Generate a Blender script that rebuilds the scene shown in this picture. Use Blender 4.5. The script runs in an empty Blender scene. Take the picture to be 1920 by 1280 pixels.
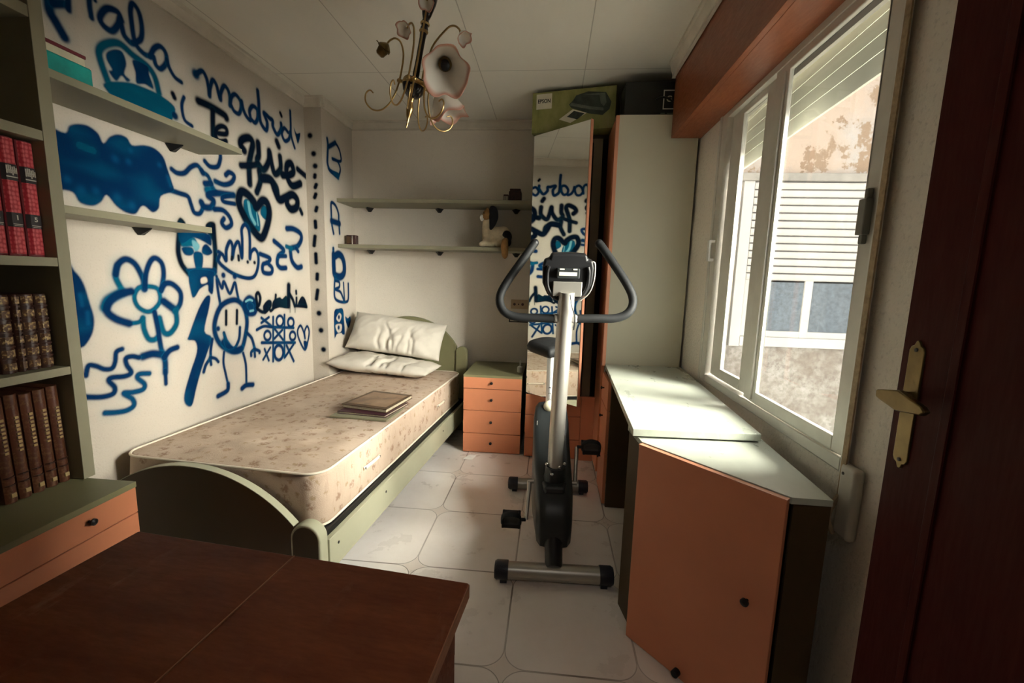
import bpy, bmesh, math, random
import numpy as np
from mathutils import Matrix, Vector, Euler

random.seed(7)
scene = bpy.context.scene
COL = scene.collection
PI = math.pi
R = math.radians

# ---------------------------------------------------------------- camera
cam_data = bpy.data.cameras.new('camera')
cam_data.sensor_width = 36.0
cam_data.lens = 36.0 * 816.1 / 1920.0
cam_data.clip_start = 0.02
cam = bpy.data.objects.new('camera', cam_data)
COL.objects.link(cam)
CAM = Matrix(((0.99556984, -0.03940904, 0.08536757), (0.09007871, 0.13949015, -0.98611780), (0.02695402, 0.98943894, 0.14242210)))
cam.matrix_world = Matrix.Translation((0, 0, 1.25)) @ CAM.to_4x4()
scene.camera = cam

# ---------------------------------------------------------------- daylight (an overcast sky, entering by the window only) and an added hall fill
world = bpy.data.worlds.new('world')
scene.world = world
world.use_nodes = True
wbg = world.node_tree.nodes['Background']
wbg.inputs[0].default_value = (1.0, 0.965, 0.91, 1)
wbg.inputs[1].default_value = 3.8
sun = bpy.data.lights.new('hazy_sun', 'SUN')
sun.energy = 68.0; sun.angle = R(60); sun.color = (1.0, 0.94, 0.83)
so = bpy.data.objects.new('hazy_sun', sun); COL.objects.link(so)
SUN_EL, SUN_AZ = R(20), R(-17)
so.rotation_euler = Vector((-math.cos(SUN_EL) * math.cos(SUN_AZ), -math.cos(SUN_EL) * math.sin(SUN_AZ), -math.sin(SUN_EL))).to_track_quat('-Z', 'Y').to_euler()
pd = bpy.data.lights.new('window_daylight_portal', 'AREA')
pd.shape = 'RECTANGLE'; pd.size = 1.3; pd.size_y = 1.3
pd.cycles.is_portal = True
po = bpy.data.objects.new('window_daylight_portal', pd)
COL.objects.link(po)
po.location = (0.895, 1.745, 1.35); po.rotation_euler = (0, R(90), 0)

hl = bpy.data.lights.new('hall_fill', 'AREA')          # unseen fill light added in the hall to brighten the foreground
hl.shape = 'DISK'; hl.size = 0.6; hl.energy = 5.0; hl.color = (1.0, 0.93, 0.84)
ho = bpy.data.objects.new('hall_fill', hl); COL.objects.link(ho); ho.location = (0.1, -0.75, 2.40)
vs = scene.view_settings
scene.display_settings.display_device = 'sRGB'
vs.view_transform = 'Standard'
vs.look = 'None'
vs.gamma = 1.0
vs.use_curve_mapping = False
vs.exposure = 0.2
scene.cycles.max_bounces = 14
scene.cycles.diffuse_bounces = 8
scene.cycles.transparent_max_bounces = 16
scene.cycles.sample_clamp_indirect = 8.0

# ---------------------------------------------------------------- material helpers
class N:
    def __init__(s, name):
        s.m = bpy.data.materials.new(name); s.m.use_nodes = True
        s.t = s.m.node_tree; s.b = s.t.nodes['Principled BSDF']; s.out = s.t.nodes['Material Output']
    def new(s, t, **k):
        n = s.t.nodes.new(t)
        for a, v in k.items(): setattr(n, a, v)
        return n
    def link(s, a, b): s.t.links.new(a, b)
    def set(s, n, i, v):
        if hasattr(v, 'is_linked'): s.link(v, n.inputs[i])
        else: n.inputs[i].default_value = v
    def math(s, op, a, b=None, c=None):
        n = s.new('ShaderNodeMath', operation=op); s.set(n, 0, a)
        if b is not None: s.set(n, 1, b)
        if c is not None: s.set(n, 2, c)
        return n.outputs[0]
    def coord(s, which='Object'): return s.new('ShaderNodeTexCoord').outputs[which]
    def mapv(s, v, scale=(1, 1, 1), loc=(0, 0, 0), rot=(0, 0, 0)):
        n = s.new('ShaderNodeMapping'); s.link(v, n.inputs[0])
        n.inputs['Location'].default_value = loc; n.inputs['Scale'].default_value = scale; n.inputs['Rotation'].default_value = rot
        return n.outputs[0]
    def noise(s, v, scale, detail=3, rough=0.5):
        n = s.new('ShaderNodeTexNoise'); s.link(v, n.inputs['Vector'])
        n.inputs['Scale'].default_value = scale; n.inputs['Detail'].default_value = detail; n.inputs['Roughness'].default_value = rough
        return n.outputs['Fac']
    def voro(s, v, scale, rnd=1.0, out='Distance', feature='F1'):
        n = s.new('ShaderNodeTexVoronoi', feature=feature); s.link(v, n.inputs['Vector'])
        n.inputs['Scale'].default_value = scale
        if 'Randomness' in n.inputs: n.inputs['Randomness'].default_value = rnd
        return n.outputs[out]
    def ramp(s, f, *stops):
        n = s.new('ShaderNodeValToRGB'); s.set(n, 0, f); e = n.color_ramp.elements
        while len(e) < len(stops): e.new(0.5)
        for el, (p, c) in zip(e, stops): el.position = p; el.color = (*c, 1) if len(c) == 3 else c
        return n.outputs[0]
    def rng(s, f, a, b, c=0.0, d=1.0):
        n = s.new('ShaderNodeMapRange'); s.set(n, 0, f)
        for i, v in enumerate((a, b, c, d)): n.inputs[1 + i].default_value = v
        return n.outputs[0]
    def mix(s, f, a, b, mode='MIX'):
        n = s.new('ShaderNodeMix', data_type='RGBA', blend_type=mode); s.set(n, 0, f)
        for i, v in ((6, a), (7, b)):
            if hasattr(v, 'is_linked'): s.link(v, n.inputs[i])
            else: n.inputs[i].default_value = (*v, 1)
        return n.outputs[2]
    def sep(s, v):
        n = s.new('ShaderNodeSeparateXYZ'); s.link(v, n.inputs[0]); return n.outputs
    def base(s, c, rough=0.5, metal=0.0, spec=None):
        if hasattr(c, 'is_linked'): s.link(c, s.b.inputs['Base Color'])
        else: s.b.inputs['Base Color'].default_value = (*c, 1)
        s.set(s.b, 'Roughness', rough); s.b.inputs['Metallic'].default_value = metal
        if spec is not None: s.b.inputs['Specular IOR Level'].default_value = spec
        return s
    def bump(s, h, strength=0.3, dist=0.002):
        n = s.new('ShaderNodeBump'); s.link(h, n.inputs['Height'])
        n.inputs['Strength'].default_value = strength; n.inputs['Distance'].default_value = dist
        s.link(n.outputs[0], s.b.inputs['Normal']); return s

def simple(name, c, rough=0.5, metal=0.0, var=0.12, scale=6.0, spec=None, bump=0.0, bscale=200.0):
    n = N(name); v = n.coord()
    f = n.noise(v, scale, 4, 0.6)
    lo = tuple(x * (1 - var) for x in c); hi = tuple(min(1, x * (1 + var)) for x in c)
    n.base(n.ramp(f, (0.3, lo), (0.7, hi)), rough, metal, spec)
    if bump: n.bump(n.noise(v, bscale, 2), bump, 0.001)
    return n.m

M = {}
def plaster(name, c, bstr=0.35, paint=False, scale=110, speck=0.06):
    n = N(name); v = n.coord()
    f = n.noise(v, 1.6, 5, 0.6); g = n.noise(v, scale, 3, 0.6)
    col = n.ramp(f, (0.25, tuple(x * 0.93 for x in c)), (0.75, tuple(min(1, x * 1.05) for x in c)))
    col = n.mix(n.rng(g, 0.3, 0.7), col, tuple(x * (1 - speck) for x in c)) if False else n.mix(n.rng(g, 0.25, 0.45, speck * 4, 0.0), col, tuple(x * 0.6 for x in c))
    if paint:
        a = n.new('ShaderNodeAttribute', attribute_name='paint')
        col = n.mix(a.outputs['Alpha'], col, a.outputs['Color'])
    n.base(col, 0.9, spec=0.04); n.bump(g, bstr, 0.004)
    return n.m
WALLC = (0.50, 0.447, 0.38)
M['wall'] = plaster('plaster_wall', (0.70, 0.64, 0.56))
M['wall_paint'] = plaster('plaster_wall_sprayed', WALLC, paint=True)
M['wall_rough'] = plaster('rough_plaster', (0.82, 0.77, 0.68), 0.9, scale=75, speck=0.14)
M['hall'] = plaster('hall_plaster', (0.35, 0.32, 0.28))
M['crown'] = simple('crown_paint', (0.60, 0.55, 0.47), 0.8)
M['latch'] = simple('grey_latch', (0.20, 0.19, 0.165), 0.5)

def ceiling_mat():
    n = N('ceiling_panels'); v = n.coord(); o = n.sep(v)
    fx = n.math('FRACT', n.math('DIVIDE', n.math('ADD', o[0], 1.077 + 6.1), 0.61))
    dx = n.math('MULTIPLY', n.math('MINIMUM', fx, n.math('SUBTRACT', 1.0, fx)), 0.61)
    fy = n.math('FRACT', n.math('DIVIDE', n.math('ADD', o[1], 9.6 - 2.72), 2.4))
    dy = n.math('MULTIPLY', n.math('MINIMUM', fy, n.math('SUBTRACT', 1.0, fy)), 2.4)
    d = n.math('MINIMUM', dx, dy)
    line = n.rng(d, 0.0012, 0.0035, 1.0, 0.0)
    f = n.noise(n.mapv(v, (1, 0.4, 1)), 3.0, 5, 0.6)
    col = n.ramp(f, (0.3, (0.72, 0.69, 0.62)), (0.7, (0.78, 0.75, 0.68)))
    col = n.mix(n.math('MULTIPLY', line, 0.55), col, (0.2, 0.18, 0.15))
    n.base(col, 0.7, spec=0.3); n.bump(n.math('SUBTRACT', n.noise(v, 60, 2), n.math('MULTIPLY', line, 3.0)), 0.25, 0.002)
    return n.m
M['ceiling'] = ceiling_mat()

def floor_mat():
    n = N('floor_tiles'); v = n.coord(); o = n.sep(v)
    px, py, r = 0.442, 0.46, 0.075
    def cell(c, off, p):
        f = n.math('FRACT', n.math('DIVIDE', n.math('ADD', c, off), p))
        return n.math('MULTIPLY', n.math('SUBTRACT', f, 0.5), p), n.math('FLOOR', n.math('DIVIDE', n.math('ADD', c, off), p))
    cx, ix = cell(o[0], 0.552 + px * 10, px); cy, iy = cell(o[1], py * 10 - 1.70, py)
    qx = n.math('SUBTRACT', n.math('ABSOLUTE', cx), px / 2 - r); qy = n.math('SUBTRACT', n.math('ABSOLUTE', cy), py / 2 - r)
    mx = n.math('MAXIMUM', qx, 0.0); my = n.math('MAXIMUM', qy, 0.0)
    ln = n.math('SQRT', n.math('ADD', n.math('MULTIPLY', mx, mx), n.math('MULTIPLY', my, my)))
    sd = n.math('SUBTRACT', n.math('ADD', ln, n.math('MINIMUM', n.math('MAXIMUM', qx, qy), 0.0)), r)
    grout = n.rng(n.math('ABSOLUTE', n.math('ADD', sd, 0.0015)), 0.0008, 0.0026, 1.0, 0.0)
    star = n.rng(sd, 0.001, 0.003)
    idx = n.new('ShaderNodeCombineXYZ'); n.link(ix, idx.inputs[0]); n.link(iy, idx.inputs[1])
    wn = n.new('ShaderNodeTexWhiteNoise'); n.link(idx.outputs[0], wn.inputs['Vector'])
    f = n.noise(v, 5.0, 6, 0.65)
    col = n.ramp(f, (0.3, (0.74, 0.685, 0.645)), (0.55, (0.80, 0.75, 0.715)), (0.8, (0.83, 0.79, 0.765)))
    col = n.mix(n.math('MULTIPLY', wn.outputs['Value'], 0.10), col, (0.5, 0.43, 0.38))
    col = n.mix(n.math('MULTIPLY', star, 0.4), col, (0.60, 0.50, 0.43))
    vein_ = n.rng(n.math('ABSOLUTE', n.math('SUBTRACT', n.noise(n.mapv(v, (1, 1, 1), rot=(0, 0, 0.6)), 1.6, 2), 0.5)), 0.0, 0.005, 0.05, 0.0)
    gv = n.rng(n.noise(v, 2.3, 2), 0.35, 0.65, 0.45, 1.0)
    col = n.mix(n.math('MULTIPLY', grout, gv), col, (0.16, 0.125, 0.10))
    n.base(col, n.rng(f, 0.2, 0.8, 0.22, 0.38), spec=0.5); n.bump(n.math('MULTIPLY', grout, -1.0), 0.4, 0.002)
    return n.m
M['floor'] = floor_mat()

def wood(name, a, b, rough=0.35, scale=3.0, stretch=(1, 8, 8), spec=0.5, bumpk=0.05, scuff=0):
    n = N(name); v = n.mapv(n.coord(), stretch)
    f = n.noise(v, scale, 6, 0.65); g = n.noise(v, scale * 7, 3, 0.7)
    col = n.mix(n.rng(g, 0.3, 0.7, 0.0, 0.35), n.ramp(f, (0.3, a), (0.7, b)), tuple(x * 0.6 for x in a))
    if scuff:
        w_ = n.coord(); sc = n.math('MULTIPLY', n.rng(n.noise(n.mapv(w_, (9, 3, 3), rot=(0, 0, 0.6)), 2.2, 5, 0.7), 0.60, 0.72), n.rng(n.noise(w_, 3.0, 2), 0.5, 0.65))
        col = n.mix(n.math('MULTIPLY', sc, scuff), col, (0.42, 0.26, 0.17))
    n.base(col, n.rng(g, 0.2, 0.8, rough * 0.8, rough * 1.25), spec=spec)
    if bumpk: n.bump(g, bumpk, 0.001)
    return n.m
M['table'] = wood('table_wood', (0.150, 0.034, 0.013), (0.245, 0.072, 0.026), 0.5, 2.5, (2, 9, 9), 0.2, scuff=0.35)
M['table_edge'] = wood('table_edge_wood', (0.30, 0.12, 0.055), (0.44, 0.19, 0.09), 0.45, 3, (9, 2, 9))
M['door'] = wood('door_wood', (0.050, 0.0075, 0.006), (0.066, 0.012, 0.008), 0.6, 2.0, (9, 9, 1), 0.08)
M['pelmet'] = wood('pelmet_wood', (0.20, 0.052, 0.018), (0.29, 0.085, 0.030), 0.38, 2.4, (6, 1.2, 6), 0.4)
M['orange'] = simple('orange_laminate', (0.60, 0.225, 0.115), 0.42, var=0.07, scale=3, spec=0.4)
M['orange_edge'] = simple('orange_edging', (0.62, 0.27, 0.16), 0.4, var=0.05)
M['olive'] = simple('sage_laminate', (0.40, 0.395, 0.28), 0.45, var=0.06, scale=3, spec=0.4)
M['olive_mid'] = simple('shelf_laminate', (0.25, 0.232, 0.16), 0.45, var=0.07, scale=3, spec=0.35)
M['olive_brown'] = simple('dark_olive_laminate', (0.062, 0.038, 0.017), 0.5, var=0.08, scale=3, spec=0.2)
M['olive_dark'] = simple('olive_laminate', (0.20, 0.19, 0.10), 0.45, var=0.08, scale=3, spec=0.4)
M['panel'] = simple('pale_panel_laminate', (0.52, 0.49, 0.38), 0.4, var=0.04, scale=2, spec=0.45)
def desk_mat():
    n = N('desk_laminate'); v = n.coord()
    f = n.noise(n.mapv(v, (2, 1, 1)), 3.0, 6, 0.7)
    col = n.ramp(f, (0.3, (0.36, 0.385, 0.325)), (0.7, (0.46, 0.485, 0.415)))
    s = n.rng(n.voro(v, 9.0, out='Distance'), 0.02, 0.05, 0.45, 0.0)
    col = n.mix(n.math('MULTIPLY', s, n.rng(n.noise(v, 4.0), 0.55, 0.62)), col, (0.16, 0.12, 0.08))
    n.base(col, n.rng(f, 0.3, 0.7, 0.22, 0.42), spec=0.5)
    return n.m
M['desk'] = desk_mat()
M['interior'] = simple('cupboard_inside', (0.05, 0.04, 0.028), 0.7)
M['brown_inside'] = simple('cupboard_divider', (0.20, 0.15, 0.10), 0.6)
M['black'] = simple('black_plastic', (0.009, 0.009, 0.010), 0.4, var=0.2, spec=0.3)
M['black_foam'] = simple('black_foam', (0.009, 0.0095, 0.010), 0.6, var=0.2, spec=0.2, bump=0.3, bscale=700)
M['shell'] = simple('charcoal_plastic', (0.020, 0.023, 0.024), 0.36, var=0.12, spec=0.4)
M['navy_cap'] = simple('dark_rubber_cap', (0.012, 0.013, 0.022), 0.4)
M['silver'] = simple('silver_painted_steel', (0.42, 0.40, 0.36), 0.36, 0.75, var=0.05)
M['chrome'] = simple('chrome_bolt', (0.75, 0.74, 0.70), 0.18, 1.0, var=0.03)
M['steel'] = simple('seat_post_steel', (0.70, 0.70, 0.68), 0.3, 0.85, var=0.04)
M['cream_knob'] = simple('cream_plastic', (0.62, 0.58, 0.42), 0.35)
M['alu'] = simple('window_aluminium', (0.62, 0.60, 0.54), 0.4, 0.15, var=0.06, scale=12)
M['alu_dark'] = simple('window_seal', (0.05, 0.045, 0.04), 0.6)
M['shutter'] = simple('shutter_slats', (0.44, 0.44, 0.37), 0.55, var=0.06, scale=8)
M['brass'] = simple('brass', (0.46, 0.31, 0.13), 0.28, 1.0, var=0.15, scale=15)
M['old_brass'] = simple('old_brass', (0.17, 0.12, 0.05), 0.42, 1.0, var=0.2, scale=20)
M['lamp_black'] = simple('black_turned_wood', (0.012, 0.009, 0.008), 0.22, var=0.2)
M['pale_plastic'] = simple('pale_plastic', (0.55, 0.52, 0.45), 0.45)
M['strap'] = simple('woven_strap', (0.34, 0.25, 0.15), 0.85, var=0.25, scale=60)
M['white'] = simple('white_paint', (0.78, 0.77, 0.73), 0.45)
M['cream_paper'] = simple('cream_paper', (0.62, 0.57, 0.42), 0.8, var=0.08, scale=40)
M['teal'] = simple('teal_card', (0.0035, 0.30, 0.27), 0.45, var=0.25, scale=12)
M['burgundy'] = simple('burgundy_cover', (0.16, 0.016, 0.03), 0.5)
M['mirror'] = simple('mirror_silver', (0.86, 0.88, 0.83), 0.015, 1.0, var=0.01)

def glass_mat():
    n = N('dusty_window_glass'); v = n.coord()
    tr = n.new('ShaderNodeBsdfTransparent'); tr.inputs[0].default_value = (0.93, 0.95, 0.94, 1)
    gl = n.new('ShaderNodeBsdfGlossy'); gl.inputs['Roughness'].default_value = 0.02
    fr = n.new('ShaderNodeLayerWeight'); fr.inputs['Blend'].default_value = 0.5
    m1 = n.new('ShaderNodeMixShader'); n.link(n.math('MULTIPLY_ADD', n.math('POWER', fr.outputs['Facing'], 5.0), 0.5, 0.03), m1.inputs[0]); n.link(tr.outputs[0], m1.inputs[1]); n.link(gl.outputs[0], m1.inputs[2])
    tl = n.new('ShaderNodeBsdfTranslucent'); tl.inputs[0].default_value = (0.8, 0.8, 0.78, 1)
    m2 = n.new('ShaderNodeMixShader')
    n.link(n.rng(n.noise(n.mapv(v, (1, 1, 0.4)), 5.0, 6, 0.7), 0.3, 0.8, 0.0, 0.004), m2.inputs[0])
    n.link(m1.outputs[0], m2.inputs[1]); n.link(tl.outputs[0], m2.inputs[2]); n.link(m2.outputs[0], n.out.inputs['Surface'])
    return n.m
M['glass'] = glass_mat()

def mattress_mat():
    n = N('floral_mattress_fabric'); v = n.coord()
    warp = n.new('ShaderNodeVectorMath', operation='ADD')
    nz = n.new('ShaderNodeTexNoise'); n.link(v, nz.inputs['Vector']); nz.inputs['Scale'].default_value = 40
    sc = n.new('ShaderNodeVectorMath', operation='SCALE'); n.link(nz.outputs['Color'], sc.inputs[0]); sc.inputs['Scale'].default_value = 0.022
    n.link(v, warp.inputs[0]); n.link(sc.outputs[0], warp.inputs[1]); w = warp.outputs[0]
    d1 = n.voro(w, 14.0, 0.85); d2 = n.voro(n.mapv(w, loc=(0.31, 0.17, 0.4)), 21.0, 0.95)
    pet = n.noise(v, 90, 2)
    f1 = n.math('MULTIPLY', n.rng(d1, 0.22, 0.33, 1.0, 0.0), n.rng(pet, 0.40, 0.55))
    f2 = n.math('MULTIPLY', n.rng(d2, 0.20, 0.30, 1.0, 0.0), n.rng(n.noise(v, 80, 2), 0.42, 0.55))
    blot = n.noise(v, 3.5, 4, 0.6)
    col = n.ramp(blot, (0.3, (0.46, 0.345, 0.26)), (0.7, (0.58, 0.46, 0.365)))
    col = n.mix(n.math('MULTIPLY', f2, 0.6), col, (0.30, 0.20, 0.09))
    col = n.mix(n.math('MULTIPLY', f1, 0.6), col, (0.22, 0.11, 0.06))
    q = n.noise(n.mapv(v, (3, 30, 3)), 3.0, 2)
    col = n.mix(n.rng(q, 0.36, 0.40, 0.25, 0.0), col, (0.33, 0.23, 0.16))
    n.base(col, 0.9, spec=0.15); n.bump(n.math('ADD', n.noise(v, 14, 3), n.math('MULTIPLY', n.noise(v, 260, 2), 0.25)), 0.35, 0.012)
    return n.m
M['mattress'] = mattress_mat()
M['piping'] = simple('cream_piping', (0.78, 0.70, 0.57), 0.8)
M['pillow'] = simple('white_pillow_cotton', (0.58, 0.535, 0.465), 0.9, var=0.08, scale=5, spec=0.15, bump=0.25, bscale=300)
M['plush_cream'] = simple('cream_plush', (0.60, 0.50, 0.34), 0.95, var=0.15, scale=30, bump=0.5, bscale=250)
M['plush_tan'] = simple('tan_plush', (0.33, 0.17, 0.055), 0.95, var=0.2, scale=30, bump=0.5, bscale=250)
M['plush_black'] = simple('black_plush', (0.012, 0.011, 0.013), 0.95, var=0.2, bump=0.5, bscale=250)
M['plush_white'] = simple('white_plush', (0.75, 0.72, 0.66), 0.95)
M['beige_socket'] = simple('beige_socket', (0.42, 0.31, 0.19), 0.5)
M['dark_frame'] = simple('dark_carved_box', (0.045, 0.014, 0.012), 0.45, var=0.5, scale=60)

def book_red():
    n = N('red_brocade_binding'); v = n.coord(); o = n.sep(v)
    d = n.voro(n.mapv(v, (1, 1, 0.75)), 110.0, 0.35)
    f = n.rng(d, 0.25, 0.55, 1.0, 0.0)
    col = n.mix(f, (0.30, 0.008, 0.020), (0.52, 0.08, 0.09))
    n.base(col, 0.45); return n.m
M['book_red'] = book_red()
M['book_red_plain'] = simple('red_cloth', (0.13, 0.006, 0.010), 0.55)
def leather(name, a, b, gold=0.0):
    n = N(name); v = n.coord()
    f = n.noise(v, 14, 4); col = n.ramp(f, (0.3, a), (0.7, b))
    if gold: col = n.mix(n.math('MULTIPLY', n.rng(n.noise(n.mapv(v, (1, 1, 0.8)), 130, 2), 0.5, 0.62), gold), col, (0.5, 0.36, 0.16))
    n.base(col, 0.42); n.bump(n.noise(v, 220, 2), 0.2, 0.001); return n.m
M['leather'] = leather('dark_leather', (0.026, 0.007, 0.004), (0.045, 0.014, 0.007))
M['leather_gilt'] = leather('gilt_leather', (0.055, 0.022, 0.010), (0.10, 0.045, 0.018), 0.7)
M['leather_brown'] = leather('brown_leather', (0.060, 0.016, 0.007), (0.095, 0.028, 0.012), 0.10)
M['gilt'] = simple('gilt_lettering', (0.45, 0.33, 0.16), 0.4, 0.4)
M['silver_print'] = simple('silver_print', (0.45, 0.42, 0.36), 0.4, 0.2)
M['ink'] = simple('black_label', (0.012, 0.008, 0.010), 0.5)
M['pages'] = simple('page_block', (0.46, 0.40, 0.29), 0.9, var=0.2, scale=120)

def shade_mat():
    n = N('pink_rimmed_frosted_glass'); a = n.new('ShaderNodeAttribute', attribute_name='rim')
    col = n.mix(a.outputs['Fac'], (0.80, 0.76, 0.70), (0.60, 0.33, 0.25))
    n.base(col, 0.22, spec=0.5)
    n.b.inputs['Transmission Weight'].default_value = 0.0
    tl = n.new('ShaderNodeBsdfTranslucent'); n.link(col, tl.inputs[0])
    m = n.new('ShaderNodeMixShader'); m.inputs[0].default_value = 0.45
    n.link(n.b.outputs[0], m.inputs[1]); n.link(tl.outputs[0], m.inputs[2]); n.link(m.outputs[0], n.out.inputs['Surface'])
    return n.m
M['shade'] = shade_mat()

def printer_box_mat():
    n = N('green_printed_card'); v = n.coord()
    f = n.noise(n.mapv(v, (6, 1, 3)), 2.5, 4, 0.6)
    n.base(n.ramp(f, (0.25, (0.145, 0.15, 0.035)), (0.55, (0.235, 0.235, 0.07)), (0.8, (0.30, 0.28, 0.12))), 0.5)
    return n.m
M['box_green'] = printer_box_mat()
M['box_black'] = simple('black_card', (0.010, 0.011, 0.011), 0.45, var=0.3)
M['print_dark'] = simple('printed_dark_green', (0.030, 0.040, 0.028), 0.5, var=0.5, scale=25)
M['print_grey'] = simple('printed_grey_green', (0.10, 0.12, 0.09), 0.5, var=0.3, scale=25)
M['print_light'] = simple('printed_cream', (0.62, 0.58, 0.46), 0.5)

def ext_mat():
    n = N('weathered_courtyard_render'); v = n.coord(); o = n.sep(v)
    f = n.noise(v, 1.4, 7, 0.68); g = n.noise(n.mapv(v, loc=(3.1, 1.7, 0.2)), 5.0, 7, 0.7); h = n.noise(v, 22, 5, 0.7)
    up = n.mix(n.rng(f, 0.42, 0.6), (0.27, 0.215, 0.18), (0.245, 0.23, 0.225))
    up = n.mix(n.rng(g, 0.53, 0.56), up, (0.17, 0.12, 0.085))
    lo = n.mix(n.rng(g, 0.40, 0.62), (0.155, 0.135, 0.12), (0.26, 0.25, 0.24))
    lo = n.mix(n.rng(h, 0.45, 0.62, 0.0, 0.6), lo, (0.10, 0.083, 0.07))
    t = n.rng(n.math('ADD', o[2], n.math('MULTIPLY', g, 0.5)), 1.1, 1.6)
    col = n.mix(t, lo, up)
    n.base(col, 0.9, spec=0.2); n.bump(n.math('ADD', g, n.math('MULTIPLY', h, 0.4)), 0.6, 0.02)
    return n.m
M['ext'] = ext_mat()
M['ext_shutter'] = simple('white_outdoor_shutter', (0.30, 0.29, 0.285), 0.6, var=0.08, scale=5)
M['ext_gap'] = simple('slat_shadow_gap', (0.10, 0.095, 0.10), 0.7)
M['ext_frame'] = simple('outdoor_window_frame', (0.31, 0.305, 0.305), 0.5, var=0.06)
M['ext_glass'] = simple('frosted_outdoor_glass', (0.060, 0.077, 0.10), 0.35, var=0.35, scale=40)
M['ext_ground'] = simple('courtyard_ground', (0.25, 0.24, 0.22), 0.9)
M['ext_pipe'] = simple('grey_pilaster', (0.17, 0.16, 0.15), 0.85, var=0.2, scale=8)

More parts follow.
